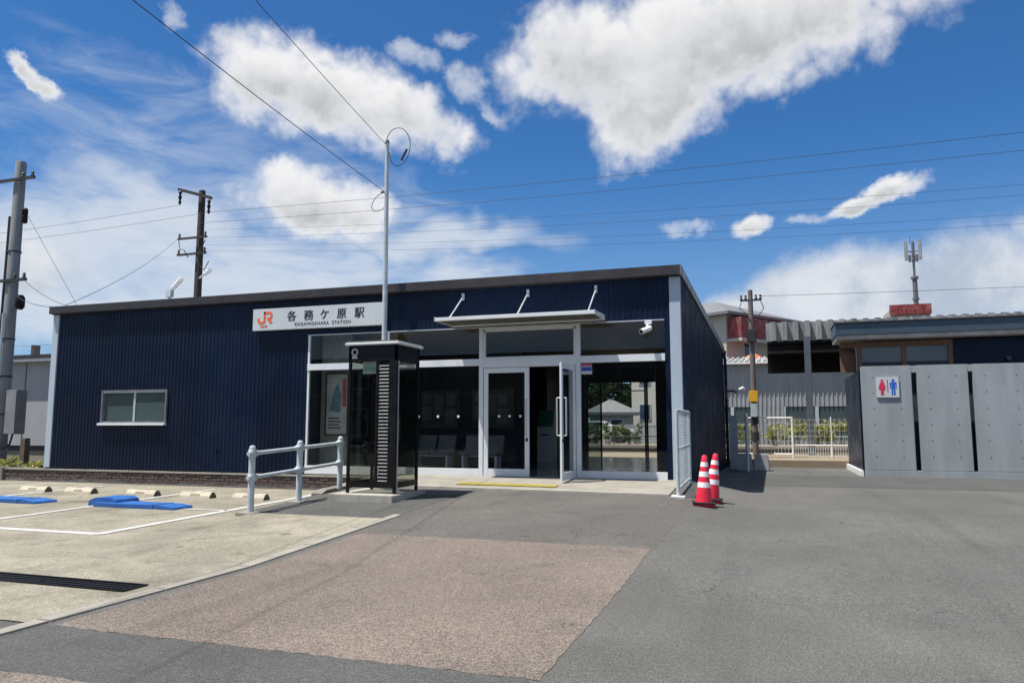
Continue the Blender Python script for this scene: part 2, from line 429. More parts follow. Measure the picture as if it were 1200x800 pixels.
# parking area
pk_mb = sheet('parking_lot', axis([(-60, -10, 10), (-10, -8.1, 19), (-8.1, -8.06, 2)]), axis([(4.5, 15.86, 100)]), park, .012)
struct(pk_mb)
def gpk(X, Y): return max(gz(X, Y), -.418)
pp = sheet('parking_apron', axis([(-8.06, -5.5, 28)]), axis([(4.5, 10.2, 62)]), park, .0125); struct(pp)
# pale edging strip between the parking concrete and the asphalt
mb = MB()
for i in range(8):
    y0 = 1.0+i*1.2; y1 = y0+1.185
    x0 = -5.50
    vs = [(x0, y0, gz(x0, y0)+.002-.1), (x0+.14, y0, gz(x0, y0)-.1), (x0+.14, y1, gz(x0, y1)-.1), (x0, y1, gz(x0, y1)-.1)]
    vs += [(a, b, c_+.1145) for a, b, c_ in vs]
    struct(MB().add(vs, [(0, 3, 2, 1), (4, 5, 6, 7), (0, 1, 5, 4), (1, 2, 6, 5), (2, 3, 7, 6), (3, 0, 4, 7)]).build('edging_strip', concrete_l, bevel=.004))
# painted bay lines
def line(p0, p1, wd=.12, dz=.017):
    a = Vector((p0[0], p0[1], 0)); b = Vector((p1[0], p1[1], 0)); d = (b-a).normalized(); n = Vector((-d.y, d.x, 0))*wd/2
    N = 24; vs = []; fs = []
    for i in range(N+1):
        p = a+(b-a)*i/N
        for q in (p-n, p+n): vs.append((q.x, q.y, gz(q.x, q.y)+dz))
    for i in range(N): fs.append((2*i, 2*i+1, 2*i+3, 2*i+2) if d.x < 0 else (2*i+1, 2*i, 2*i+2, 2*i+3))
    o = MB().add(vs, fs).build('bay_line', roadpaint); struct(o)
line((-24, 8.47), (-9.0, 8.47), .17)
line((-9.06, 8.42), (-9.68, 15.2), .16, .021)
line((-12.0, 8.6), (-12.75, 15.2), .14, .021)
line((-15.5, 8.6), (-16.2, 15.2), .14, .021)
line((-19, 8.6), (-19.7, 15.2), .11, .021)
line((-10.3, 11.45), (-9.35, 11.5), .10, .021)
line((-24, 7.7), (-10.4, 7.95), .10, .021)

# linear drain with its grating
dr = thing('drain_grate', 'long black steel slotted drain grate sunk in the parking concrete', 'drain', (-8, 5.7, -.4))
fr = MB(); zt = -.372
fr.box(-12, -5.66, 5.56, 5.585, -.46, zt).box(-12, -5.66, 5.835, 5.86, -.46, zt).box(-5.66, -5.635, 5.56, 5.86, -.46, zt)
fr.build('frame', blackm, dr)
gr = MB()
for i in range(3): gr.box(-12, -5.66, 5.63+.07*i, 5.648+.07*i, -.45, zt-.004)
x = -12
while x < -5.67: gr.box(x, x+.012, 5.585, 5.835, -.44, zt-.012); x += .05
o = gr.build('grating', blackm, dr); o['kind'] = 'stuff'
bx(-12, -5.66, 5.586, 5.834, -.389, -.386).build('channel', blackrub, dr)

# ------------------------------------------------------------------ station building
XL, XR, F, BK = -19.27, -1.66, 16.0, 27.0
XRB = -1.40                                             # the end wall runs back a touch out of square
st_ = thing('station_building', 'long low navy corrugated station building with charcoal mono-pitch roof and glazed entrance', 'station', (-10, 16, 0))
def corrug(mb, x0, x1, z0, z1, y, pitch=.118, depth=.014, dirx=1):
    """vertical ribbed sheet facing -y"""
    xs = []; x = x0; prof = [(0, 0), (.55, 0), (.66, 1), (.89, 1)]
    n = max(1, int(round((x1-x0)/pitch))); p = (x1-x0)/n
    for i in range(n):
        for u, d in prof: xs.append((x0+(i+u)*p, y - depth*d))
    xs.append((x1, y))
    vs = [(a, b, z0) for a, b in xs] + [(a, b, z1) for a, b in xs]; k = len(xs)
    mb.add(vs, [(i, i+1, k+i+1, k+i) for i in range(k-1)])
GL, GR_ = -10.77, -2.0                                    # glazing extent
WX0, WX1, WZ0, WZ1 = -17.30, -15.06, 1.19, 2.09            # office window
cl = MB()
corrug(cl, XL+.22, WX0, -.03, 4.3, F); corrug(cl, WX0, WX1, -.03, WZ0, F); corrug(cl, WX0, WX1, WZ1, 4.3, F)
corrug(cl, WX1, GL, -.03, 4.3, F); corrug(cl, GL, GR_, 3.37, 4.3, F); corrug(cl, GR_, XR-.22, -.03, 4.3, F)
cl.build('cladding', navy, st_)
# end wall: ribbed, sloping top
ew = MB(); n = 92; pts = []
for i in range(n):
    for u, d in ((0, 0), (.55, 0), (.66, 1), (.89, 1)):
        t = (i+u)/n; pts.append((t, d))
pts.append((1, 0))
def ew_x(t, d): return XR+(XRB-XR)*t + .014*d
def ztop(Y): return 4.30-(4.30-3.70)*(Y-F)/(BK-F)
vs = [(ew_x(t, d), F+.02+(BK-F-.02)*t, -.4) for t, d in pts] + [(ew_x(t, d), F+.02+(BK-F-.02)*t, ztop(F+(BK-F)*t)) for t, d in pts]
k = len(pts); ew.add(vs, [(i, i+1, k+i+1, k+i) for i in range(k-1)])
ew.build('end_wall', navy, st_)
bx(XL, XL+.05, F+.02, BK, -.3, 3.8).build('end_wall', navy, st_)
# rear wall with doorway
rw = MB(); RO0, RO1, ROT = -6.20, -3.72, 2.68
rw.box(XL+.05, RO0, BK-.12, BK, -.4, 3.7).box(RO1, XRB-.03, BK-.12, BK, -.4, 3.7).box(RO0, RO1, BK-.12, BK, ROT, 3.7)
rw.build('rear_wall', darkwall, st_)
# core behind the ribs
co = MB()
co.box(XL+.06, WX0, F+.05, F+.14, -.3, 4.28).box(WX1, GL, F+.05, F+.14, -.3, 4.28).box(WX0, WX1, F+.05, F+.14, -.3, WZ0-.02).box(WX0, WX1, F+.05, F+.14, WZ1+.02, 4.28)
co.box(GL, GR_, F+.05, F+.14, 3.40, 4.28).box(GR_, XR-.03, F+.05, F+.14, -.1, 4.28)
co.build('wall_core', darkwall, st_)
# corner trims, header trim
bx(XR-.225, XR+.006, F-.035, F+.10, -.04, 4.27).build('corner_trim', silver, st_, bevel=.006)
bx(XL, XL+.215, F-.035, F+.10, -.02, 4.27).build('corner_trim', silver, st_, bevel=.006)
bx(GL, GR_, F-.034, F+.02, 3.352, 3.374).build('header_trim', alu, st_)
# roof: fascia, slab, verge
bx(XL-.04, XR+.03, F-.16, F-.06, 4.29, 4.50).build('fascia', charcoal, st_, bevel=.006)
bx(XL-.02, XR+.02, F-.06, F+.12, 4.275, 4.30).build('soffit', charcoal, st_)
rf = MB()
def rz(Y, base): return base-(base-.6-(base-.0)+.0)*0 - .0545*(Y-F)
vs = []
for z in (4.30, 4.46):
    for (X, Y) in ((XL-.03, F-.055), (XR+.01, F-.055), (XRB+.01, BK+.3), (XL-.03, BK+.3)): vs.append((X, Y, z-.0545*(Y-F)))
rf.add(vs, [(0, 3, 2, 1), (4, 5, 6, 7), (0, 1, 5, 4), (1, 2, 6, 5), (2, 3, 7, 6), (3, 0, 4, 7)])
rf.build('roof', charcoal, st_)
vg = MB(); vs = []
for (a, b) in ((XR+.012, XRB+.012), (XR+.05, XRB+.05)):
    for z in (4.29, 4.50):
        vs += [(a, F-.158, z), (b, BK+.32, z-.0545*(BK+.32-F))]
vg.add(vs, [(0, 1, 3, 2), (4, 6, 7, 5), (0, 4, 5, 1), (2, 3, 7, 6), (0, 2, 6, 4), (1, 5, 7, 3)])
vg.build('verge', mat('verge_metal', (.17, .165, .165), .45, .2, .08, 2), st_)
gt = bx(XR-2, XRB+.10, BK+.30, BK+.45, 3.62, 3.76).build('gutter', charcoal, st_)
MB().tube([(XRB+.04, BK-.10, 3.66), (XRB+.08, BK-.10, 3.4), (XRB+.08, BK-.10, -.25)], .05, 10).build('downpipe', navy, st_, smooth=True)
# little wall lamp near the rear corner
# office window
wn_ = MB()
wn_.box(WX0, WX0+.05, F-.05, F+.09, WZ0, WZ1).box(WX1-.05, WX1, F-.05, F+.09, WZ0, WZ1).box(WX0+.05, WX1-.05, F-.05, F+.09, WZ1-.05, WZ1).box(WX0+.05, WX1-.05, F-.03, F+.09, WZ0, WZ0+.06)
win = wn_.build('window', mat('window_frame', (.16, .165, .18), .45, .1), st_, bevel=.004)
mid = (WX0+WX1)/2
bx(mid-.03, mid+.03, F-.005, F+.06, WZ0+.06, WZ1-.05).build('mullion', alu, win)
bx(WX0+.05, WX1-.05, F-.034, F-.030, WZ1-.075, WZ1-.05).build('head_rail', alu, win)
bx(WX0-.02, WX1+.02, F-.13, F-.03, WZ0-.05, WZ0+.012).build('sill', whitep, win, bevel=.004)
bx(WX0+.05, mid-.03, F+.035, F+.041, WZ0+.06, WZ1-.05).build('pane', M_frost, win)
bx(mid+.03, WX1-.05, F+.015, F+.021, WZ0+.06, WZ1-.05).build('pane', M_frost, win)
bx(WX0-.3, WX1+.3, F+.6, F+.7, .4, 3).build('office_partition', mat('office_grey', (.22, .25, .25), .7), st_)
# small vent cap on the wall
MB().cyl((-13.42, F-.02, .50), (-13.42, F-.07, .50), .05, .04, 14).build('vent_cap', navy, st_, smooth=True)

# glazed front --------------------------------------------------------------
PLa, PLb, PRa, PRb = -6.20, -6.10, -3.93, -3.83
MUL = [-8.55]
gm = MB()
bx(GL, PLa, F-.03, F+.05, 2.49, 2.645).build('transom', framew, st_, bevel=.004)
bx(PRb, GR_, F-.03, F+.05, 2.49, 2.645).build('transom', framew, st_, bevel=.004)
bx(PLb, PRa, F-.03, F+.05, 2.44, 2.645).build('transom', framew, st_, bevel=.004)
bx(PLa, PLb, F-.035, F+.06, 0, 3.35).build('mullion', framew, st_, bevel=.004)
bx(PRa, PRb, F-.035, F+.06, 0, 3.35).build('mullion', framew, st_, bevel=.004)
for a, b, z0, z1 in ((PLb, PLb+.05, 2.645, 3.30), (PRa-.05, PRa, 2.645, 3.30), (PLb, PRa, 3.26, 3.35), (PLb+.05, PRa-.05, 2.645, 2.68)):
    bx(a, b, F-.02, F+.045, z0+.001, z1-.001).build('transom_frame', framew, st_)
for xm in MUL:
    bx(xm-.03, xm+.03, F-.01, F+.05, .165, 2.49).build('mullion', framew, st_)
bx(GL, PLa, F-.025, F+.05, -.03, .165).build('base_rail', whitep, st_, bevel=.004)
bx(PRb, GR_, F-.025, F+.05, -.03, .165).build('base_rail', whitep, st_, bevel=.004)
bx(GL, GL+.05, F-.01, F+.05, .165, 3.35).build('jamb', framew, st_)
def pane(x0, x1, z0, z1, m=M_glass, y=F+.012, par=st_): return bx(x0, x1, y, y+.008, z0, z1).build('pane', m, par)
pane(GL+.05, MUL[0]-.03, .165, 2.49); pane(MUL[0]+.03, PLa, .165, 2.49); pane(PRb, GR_, .165, 2.49)
pane(GL+.05, MUL[0], 2.645, 3.35); pane(MUL[0]+.002, PLa, 2.645, 3.35); pane(PLb+.05, PRa-.05, 2.68, 3.26); pane(PRb, GR_, 2.645, 3.35)
# row of white safety dots on the glass
for xd in (-7.72, -7.23, -6.72):
    MB().cyl((xd, F+.010, 1.34), (xd, F+.006, 1.34), .030, .030, 12).build('safety_dot', whitep, st_)

# doors
def door(hx, width, ang, sgn):
    """leaf built from the hinge along +x*sgn, then swung by ang about the hinge"""
    z0, z1 = .012, 2.43; stw = .105
    M = Matrix.Translation((hx, F, 0)) @ Matrix.Rotation(ang, 4, 'Z')
    def X(a, b): return (min(a*sgn, b*sgn), max(a*sgn, b*sgn))
    f = MB()
    f.box(*X(0, stw), -.022, .022, z0, z1).box(*X(width-stw, width), -.022, .022, z0, z1)
    f.box(*X(stw, width-stw), -.021, .021, z1-.115, z1).box(*X(stw, width-stw), -.021, .021, z0, .175)
    f.xform(M); d = f.build('door', framew, st_, bevel=.004)
    bx(*X(stw, width-stw), -.004, .004, .175, z1-.115).xform(M).build('pane', M_glass, d)
    for side in (-1, 1):
        h = MB(); hxp = (width-.055)*sgn
        h.tube([(hxp, side*.022, 1.70), (hxp, side*.10, 1.70), (hxp-.0, side*.10, .93), (hxp, side*.022, .93)], .017, 10)
        h.xform(M).build('handle', alu, d, smooth=True)
    bx(*X(width-.085, width-.03), -.03, .03, .78, .86).xform(M).build('lock', charcoal, d)
    return d
d1 = door(PLb+.012, 1.08, 0, 1)
d2 = door(PRa-.03, 1.08, R(88), -1)
for xd in (-5.72, -5.47, -5.22):
    MB().cyl((xd, F-.006, 1.34), (xd, F-.010, 1.34), .028, .028, 12).build('safety_dot', whitep, st_)

# canopy over the entrance, with three tie rods
cp = MB(); CX0, CX1, CY = -6.84, -3.28, 14.92
prof = [(CY, 3.405), (CY, 3.475), (CY+.04, 3.485), (F-.03, 3.53), (F-.03, 3.47), (CY+.06, 3.45), (CY+.05, 3.405)]
can = cp.prism(prof, 'x', CX0, CX1).build('canopy', whitep, st_)
bx(CX0-.012, CX0, CY-.008, F-.03, 3.40, 3.49).build('end_cap', whitep, can)
bx(CX1, CX1+.012, CY-.008, F-.03, 3.40, 3.49).build('end_cap', whitep, can)
bx(CX0+.02, CX1-.02, F-.10, F-.028, 3.40, 3.468).build('ledger', whitep, can)
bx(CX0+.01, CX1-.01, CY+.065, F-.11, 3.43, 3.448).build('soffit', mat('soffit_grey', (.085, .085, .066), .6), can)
for xr in (-6.60, -5.02, -3.46):
    r = MB().tube([(xr, CY+.24, 3.49), (xr, F-.04, 4.10)], .016, 8).build('tie_rod', alu, can, smooth=True)
    MB().box(xr-.03, xr+.03, F-.06, F-.02, 4.02, 4.18).build('bracket', alu, r)
# closed sticker at the door jamb
stk = bx(-3.82, -3.58, F-.006, F+.004, 2.24, 2.48).build('notice_sticker', signwhite, st_)
stk['label'] = 'small red, white and blue sticker on the glass'
bx(-3.82, -3.58, F-.009, F-.006, 2.42, 2.48).build('band', mat('sticker_red', (.45, .05, .08), .4), stk)
bx(-3.81, -3.585, F-.009, F-.006, 2.31, 2.40).build('band', mat('sticker_blue', (.03, .07, .35), .4), stk)

# interior ------------------------------------------------------------------
struct_floor = bx(GL, XR-.06, F+.04, BK+.05, -.06, .004).build('floor', tile_floor, st_)
bx(GL-.1, XR-.06, F+.15, BK-.12, 3.46, 3.52).build('ceiling', ceilw, st_)
cs = MB(); y = F+.2
while y < BK-.3: cs.box(GL, XR-.1, y, y+.10, 3.432, 3.459); y += .16
o = cs.build('ceiling_slats', ceilw, st_); o['kind'] = 'stuff'
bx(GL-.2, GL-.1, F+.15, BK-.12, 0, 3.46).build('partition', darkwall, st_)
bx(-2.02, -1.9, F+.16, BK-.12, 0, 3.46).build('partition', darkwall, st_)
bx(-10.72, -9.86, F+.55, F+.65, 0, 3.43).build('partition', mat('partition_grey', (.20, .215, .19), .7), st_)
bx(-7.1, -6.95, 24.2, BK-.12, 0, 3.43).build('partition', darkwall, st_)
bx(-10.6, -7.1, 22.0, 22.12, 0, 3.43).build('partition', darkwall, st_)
# rear doorway frame with glazed leaves folded open
rfm = MB(); rfm.box(RO0-.06, RO0, BK-.16, BK+.04, 0, ROT+.06).box(RO1, RO1+.06, BK-.16, BK+.04, 0, ROT+.06).box(RO0, RO1, BK-.16, BK+.04, ROT, ROT+.06)
rfm.build('rear_door_frame', blackm, st_)
for xx in (-5.72, -5.12+1.0, -4.05):
    bx(xx-.03, xx+.03, BK-.02, BK+.03, 0, ROT).build('rear_mullion', blackm, st_)
bx(-5.70, -4.15, BK-.01, BK+.02, 2.36, 2.40).build('rear_bar', whitep, st_)
pane(RO0, -5.75, 0, ROT, M_glass2, BK)
# things standing in the waiting room
tm = thing('ticket_machine', 'white ticket cabinet with green top inside the open door', 'cabinet', (-6.7, 23.3, 0))
bx(-6.98, -6.45, 23.1, 23.6, 0, 1.10).build('cabinet', whitep, tm, bevel=.01)
MB().prism([(23.1, 1.10), (23.6, 1.10), (23.6, 1.62), (23.3, 1.62)], 'x', -6.97, -6.46).build('head', mat('machine_green', (.02, .24, .13), .4), tm)
bx(-6.86, -6.58, 23.092, 23.10, .82, .86).build('slot', blackm, tm)
for i, xb in enumerate((-8.35, -7.0)):
    bn = thing('waiting_bench', ['grey two-seat waiting bench behind the glass next to the phone booth', 'grey two-seat waiting bench behind the glass next to the closed door leaf'][i], 'bench', (xb, 18.2, 0), 'benches in the waiting room')
    grey_s = mat('bench_grey', (.13, .135, .14), .4)
    for k in range(2):
        MB().prism([(18.0, .40), (18.45, .37), (18.62, .86), (18.57, .88), (18.42, .44), (18.0, .45)], 'x', xb-.55+.56*k, xb-.05+.56*k).build('seat', grey_s, bn, bevel=.01)
    for xx in (xb-.45, xb+.45): bx(xx-.03, xx+.03, 18.05, 18.4, 0, .37).build('leg', alu, bn)
    bx(xb-.5, xb+.5, 18.2, 18.25, .33, .37).build('beam', alu, bn)
# poster behind the left pane
po = thing('poster', 'tall framed poster on the partition behind the leftmost pane', 'poster', (-10.0, F+.5, 1.0))
PX0, PX1 = -10.52, -9.93
bx(PX0, PX1, F+.50, F+.545, .92, 2.42).build('board', mat('poster_paper', (.34, .36, .34), .6), po)
bx(PX1-.14, PX1-.03, F+.497, F+.50, 1.6, 2.3).build('panel', mat('poster_red', (.35, .07, .06), .6), po)
MB().prism([(PX0+.08, 1.5), (PX0+.40, 1.45), (PX0+.42, 1.9), (PX0+.30, 2.2), (PX0+.2, 2.0)], 'y', F+.497, F+.50).build('panel', mat('poster_blue', (.10, .17, .22), .6), po)
for i in range(4): bx(PX0+.06, PX0+.42-.05*(i % 2), F+.497, F+.50, 1.06+.08*i, 1.09+.08*i).build('text_line', blackink, po)
fm = MB(); fm.box(PX0-.04, PX0, F+.48, F+.55, .88, 2.46).box(PX1, PX1+.04, F+.48, F+.55, .88, 2.46).box(PX0, PX1, F+.48, F+.55, 2.42, 2.46).box(PX0, PX1, F+.48, F+.55, .88, .92)
fm.build('frame', charcoal, po)
# notice boards with papers on the waiting-room wall
paper = mat('paper', (.30, .30, .29), .7)
for k, (xa, xb, lab) in enumerate(((-10.5, -9.2, 'notice board with papers on the waiting room wall, seen left of the closed door leaf'), (-8.75, -7.35, 'notice board with papers on the waiting room wall, seen through the closed door leaf'))):
    nb = thing('notice_board', lab, 'notice board', ((xa+xb)/2, 21.95, 1.2), 'boards on the waiting room wall')
    bx(xa, xb, 21.93, 21.985, 1.05, 2.25).build('board', mat('board_grey', (.16, .17, .17), .7), nb)
    for m_, (a, b, c_, d) in enumerate(((.06, .40, .25, .70), (.46, .78, .40, 1.05), (.84, 1.2, .12, .62), (.10, .36, .80, 1.1), (.88, 1.18, .72, 1.08))):
        bx(xa+a, xa+b, 21.922, 21.93, 1.05+c_, 1.05+d).build('paper', paper, nb)

# apron in front of the doors
ap = MB(); xs = [-8.5+i*(6.8/16) for i in range(17)]
vs = []
for (y, dzt) in ((13.98, 0), (14.02, .014), (15.97, .018)):
    for x in xs:
        yy = y-(.28*(x+8.5)/6.8 if y < 15 else 0); vs.append((x, yy, gz(-5, yy)+dzt-.002))
vs2 = [(a, b, -.42) for a, b, c_ in vs]
n = 17
fs = [(j*n+i, j*n+i+1, (j+1)*n+i+1, (j+1)*n+i) for j in range(2) for i in range(n-1)]
N = len(vs)
fs += [(i, N+i, N+i+1, i+1) for i in range(n-1)]
fs += [(j*n+16, N+j*n+16, N+(j+1)*n+16, (j+1)*n+16) for j in range(2)]
struct(MB().add(vs+vs2, fs).build('entrance_apron', concrete_l))
vs = []
for x in (-7.9, -1.70):
    yy = 14.0-.28*(x+8.5)/6.8
    for dy, z in ((-.035, -.06), (-.035, .022), (.05, .024), (.05, -.06)): vs.append((x, yy+dy, gz(-5, yy)+z))
struct(MB().add(vs, [(0, 1, 5, 4), (1, 2, 6, 5), (2, 3, 7, 6), (0, 3, 2, 1), (4, 5, 6, 7)]).build('apron_nosing', mat('nosing_concrete', (.38, .36, .31), .85, 0, .12, 3)))
# tactile blocks, each one a tile with raised bars
tb = thing('tactile_strip', 'row of yellow tactile paving blocks on the entrance apron', 'tactile paving', (-5, 14.4, -.07))
tile = None
for i in range(7):
    x0 = -6.05+i*.302; yb = 14.30-.012*i
    z = gz(-5, yb+.15)+.017
    o = tile.copy() if tile else MB().box(0, .296, 0, .30, 0, .008).build('tile', yellow, None, bevel=.002)
    if tile: COL.objects.link(o)
    else: tile = o
    o.parent = tb; o.location = (x0+5, yb-14.4, z+.07); o.rotation_euler = (R(2.4), 0, 0)
bars = MB()
for j in range(4): bars.box(.03+.066*j, .066+.066*j, .02, .28, .0075, .013)
bar0 = None
for o in [x for x in tb.children]:
    b = bars.build('raised_bars', yellow, None) if bar0 is None else bar0.copy()
    if bar0 is None: bar0 = b
    else: COL.objects.link(b)
    b.parent = o

# ------------------------------------------------------------------ brick retaining kerb along the parking lot
bw = thing('brick_wall', 'low dark brown brick retaining wall with pale coping below the navy wall', 'brick wall', (-14.5, 15.9, -.4))
bx(-20.6, -8.75, 15.885, 15.97, -.42, -.105).build('mortar_core', mortar, bw)
BWD, BH = .262, .082
bm_ = [MB().box(0, BWD-.016, 0, .10, 0, BH-.014).build('brick', brickm, None, bevel=.005) for _ in range(1)][0]
first = True
for r_ in range(4):
    x = -20.6 - (BWD/2 if r_ % 2 else 0)
    while x < -8.9:
        if x > -20.7:
            if first: o = bm_; first = False
            else: o = bm_.copy(); COL.objects.link(o)
            o.parent = bw; o.location = (x+14.5, 15.862-15.9+random.uniform(-.006, .006), r_*BH*.93-.012+random.uniform(-.002, .002))
        x += BWD
cx = -20.6
while cx < -8.8:
    bx(cx, min(cx+1.49, -8.75), 15.845, 16.06, -.102, -.058+random.uniform(-.004, .004)).build('coping', concrete_l, bw, bevel=.006); cx += 1.5
bx(-20.95, -20.61, 15.80, 16.1, -.42, -.04).build('end_block', concrete, bw, bevel=.01)
struct(bx(-60, XL-.01, 16.05, 34, -.3, -.115).build('planting_bed', mat('soil', (.06, .05, .036), .95, 0, .3, 3, .6, 20)))
# ramp kerb block beside the phone booth
kb = MB(); vs = []
for (y, z) in ((12.45, -.14), (12.62, -.085), (15.84, .03)):
    for x in (-8.22, -7.99): vs += [(x, y, -.42), (x, y, z)]
kb.add(vs, [(0, 1, 3, 2), (4, 5, 1, 0)[::1], (1, 5, 7, 3), (2, 3, 7, 6), (4, 8, 9, 5), (5, 9, 11, 7), (6, 7, 11, 10), (8, 10, 11, 9)])
o = kb.build('ramp_kerb', concrete, None); tag(recenter(o, (-8.1, 14.2, -.42)), 'weathered dark concrete kerb block behind the last handrail post', 'kerb')

# ------------------------------------------------------------------ station sign
def text_obj(body, size, x, y, z, m, parent, name, extr=.004, align='LEFT', sx=1., space=1.):
    cu = bpy.data.curves.new('txt', 'FONT'); cu.body = body; cu.size = size; cu.extrude = extr; cu.align_x = align; cu.space_character = space
    to = bpy.data.objects.new('txt', cu); COL.objects.link(to)
    dg = bpy.context.evaluated_depsgraph_get(); dg.update()
    me = bpy.data.meshes.new_from_object(to.evaluated_get(dg))
    bpy.data.objects.remove(to)
    for v in me.vertices: v.co = Vector((v.co.x*sx, -v.co.z, v.co.y))
    off = OFF[parent.name]
    for v in me.vertices: v.co += Vector((x-off[0], y-off[1], z-off[2]))
    me.materials.clear(); me.materials.append(m)
    o = bpy.data.objects.new(name, me); COL.objects.link(o); o.parent = parent; return o
sg = thing('station_sign', 'white station name board with orange logo and black lettering on navy wall', 'sign', (-10.5, F-.1, 3.5))
SX0, SX1, SZ0, SZ1, SY = -12.35, -8.62, 3.525, 4.075, F-.14
bx(SX0, SX1, SY, F-.03, SZ0, SZ1).build('board', signwhite, sg, bevel=.006)
def ribbon(pts, wd, y0, y1, closed=False):
    """flat stroke of constant width through 2-D points (x,z)"""
    P = [Vector(p) for p in pts]; L = []; Rr = []
    for i, p in enumerate(P):
        if i == 0: d = (P[1]-p)
        elif i == len(P)-1: d = (p-P[i-1])
        else: d = (P[i+1]-p).normalized()+(p-P[i-1]).normalized()
        d = d.normalized(); nn = Vector((-d.y, d.x))
        k = 1.
        if 0 < i < len(P)-1:
            k = 1/max(.5, abs(nn.dot(Vector((-(p-P[i-1]).normalized().y, (p-P[i-1]).normalized().x)))))
        L.append(p+nn*wd/2*k); Rr.append(p-nn*wd/2*k)
    mb = MB()
    n = len(P); vs = [(q.x, y0, q.y) for q in L]+[(q.x, y0, q.y) for q in Rr]+[(q.x, y1, q.y) for q in L]+[(q.x, y1, q.y) for q in Rr]
    fs = []
    for i in range(n-1):
        fs += [(i, i+1, n+i+1, n+i), (2*n+i, 3*n+i, 3*n+i+1, 2*n+i+1), (i, 2*n+i, 2*n+i+1, i+1), (n+i, n+i+1, 3*n+i+1, 3*n+i)]
    fs += [(0, n, 3*n, 2*n), (n-1, 3*n-1, 4*n-1, 2*n-1)]
    return mb.add(vs, fs)
def arc(cx, cz, r, a0, a1, n=6): return [(cx+r*cos(R(a0+(a1-a0)*i/n)), cz+r*sin(R(a0+(a1-a0)*i/n))) for i in range(n+1)]
lx, lz, ls = -12.175, 3.72, .275
def lp(pts): return [(lx+a*ls, lz+b*ls) for a, b in pts]
ribbon(lp([(.0, .42)]+arc(.2, .2, .2, 180, 270)+arc(.46, .2, .2, 270, 360)+[(.66, .98)]), .058, SY-.006, SY-.001).build('logo_letter', orange, sg)
ribbon(lp([(.55, .915)]+[(1.15, .915)]+arc(1.2, .72, .195, 90, 0)+arc(1.2, .56, .195, 0, -90)+[(.93, .365)]), .058, SY-.006, SY-.0015).build('logo_letter', orange, sg)
ribbon(lp([(1.02, .36), (1.44, -.05)]), .062, SY-.0065, SY-.002).build('logo_letter', orange, sg)
text_obj('JR東海', .075, -12.12, SY-.003, 3.60, orange, sg, 'logo_caption', .002)
for ch, cx_ in zip('各務ケ原駅', (-11.33, -10.84, -10.38, -9.90, -9.41)):
    a = text_obj(ch, .275, cx_, SY-.003, 3.755, blackink, sg, 'character', .003, 'LEFT')
    b = a.copy(); b.data = a.data; COL.objects.link(b); b.location.x += .010; b.location.y += .001; b.name = 'character_stroke'
text_obj('KAGAMIGAHARA  STATION', .118, -11.10, SY-.003, 3.602, blackink, sg, 'romaji', .002, 'LEFT', 1.0, 1.10)

# security camera on the header
sc_ = thing('security_camera', 'white bullet security camera under the header beside the corner trim', 'camera', (-2.33, F-.15, 3.3))
bx(-2.40, -2.25, F-.13, F-.04, 3.26, 3.35).build('mount', whitep, sc_, bevel=.008)
MB().cyl((-2.33, F-.12, 3.26), (-2.36, F-.2, 3.14), .025, .025, 10).build('arm', whitep, sc_, smooth=True)
MB().cyl((-2.29, F-.10, 3.18), (-2.44, F-.36, 3.08), .058, .058, 16).build('body', whitep, sc_, smooth=True)
MB().cyl((-2.4405, F-.361, 3.0797), (-2.445, F-.368, 3.077), .044, .04, 16).build('lens', blackm, sc_)
# small wall device and outdoor siren near the rear corner of the end wall
ws = thing('wall_lamp', 'small dark lamp bracket on the rear corner of the end wall', 'lamp', (-1.3, 26.9, 2.2))
bx(-1.36, -1.28, 26.7, 26.9, 2.05, 2.5).build('bracket', charcoal, ws)
MB().tube([(-1.28, 26.8, 2.3), (-1.1, 26.75, 2.32), (-.95, 26.7, 2.25)], .035, 8).build('arm', charcoal, ws)
MB().cyl((-.98, 26.7, 2.30), (-.72, 26.6, 2.40), .04, .07, 10).build('head', whitep, ws)

# ------------------------------------------------------------------ phone booth
BX0, BX1, BY0, BY1 = -7.20, -6.22, 11.98, 12.90
zg = gz(-6.7, 12.4)
slab = MB().box(-7.40, -6.12, 11.70, 13.05, -.40, -.065).build('booth_plinth', mat('plinth_concrete', (.36, .345, .30), .85, 0, .12, 3, .25, 60, dirt=((.17, .16, .13), 2.5, .6)), None, bevel=.012)
tag(recenter(slab, (-6.76, 12.4, -.4)), 'pale concrete plinth under the phone booth', 'plinth')
bo = thing('phone_booth', 'black framed glass phone booth with louvred strip and white roof edge', 'phone booth', (-6.71, 12.44, -.065))
Z0, ZT = -.065, 2.56
for (x, y) in ((BX0, BY0), (BX1, BY0), (BX0, BY1), (BX1, BY1)):
    sx_ = 1 if x == BX0 else -1; sy_ = 1 if y == BY0 else -1
    bx(min(x, x+sx_*.05), max(x, x+sx_*.05), min(y, y+sy_*.05), max(y, y+sy_*.05), Z0, ZT).build('post', blackm, bo, bevel=.004)
bx(BX0, BX1, BY0, BY1, 2.28, 2.575).build('header', mat('booth_black', (.005, .006, .010), .35, 0, .2, 3, spec=.25), bo, bevel=.008)
rf_ = MB().box(BX0-.06, BX1+.06, BY0-.06, BY1+.06, 2.577, 2.625).build('roof', whitep, bo, bevel=.015)
bx(BX0-.03, BX1+.03, BY0-.03, BY1+.03, 2.626, 2.65).build('roof_cap', concrete, rf_, bevel=.008)
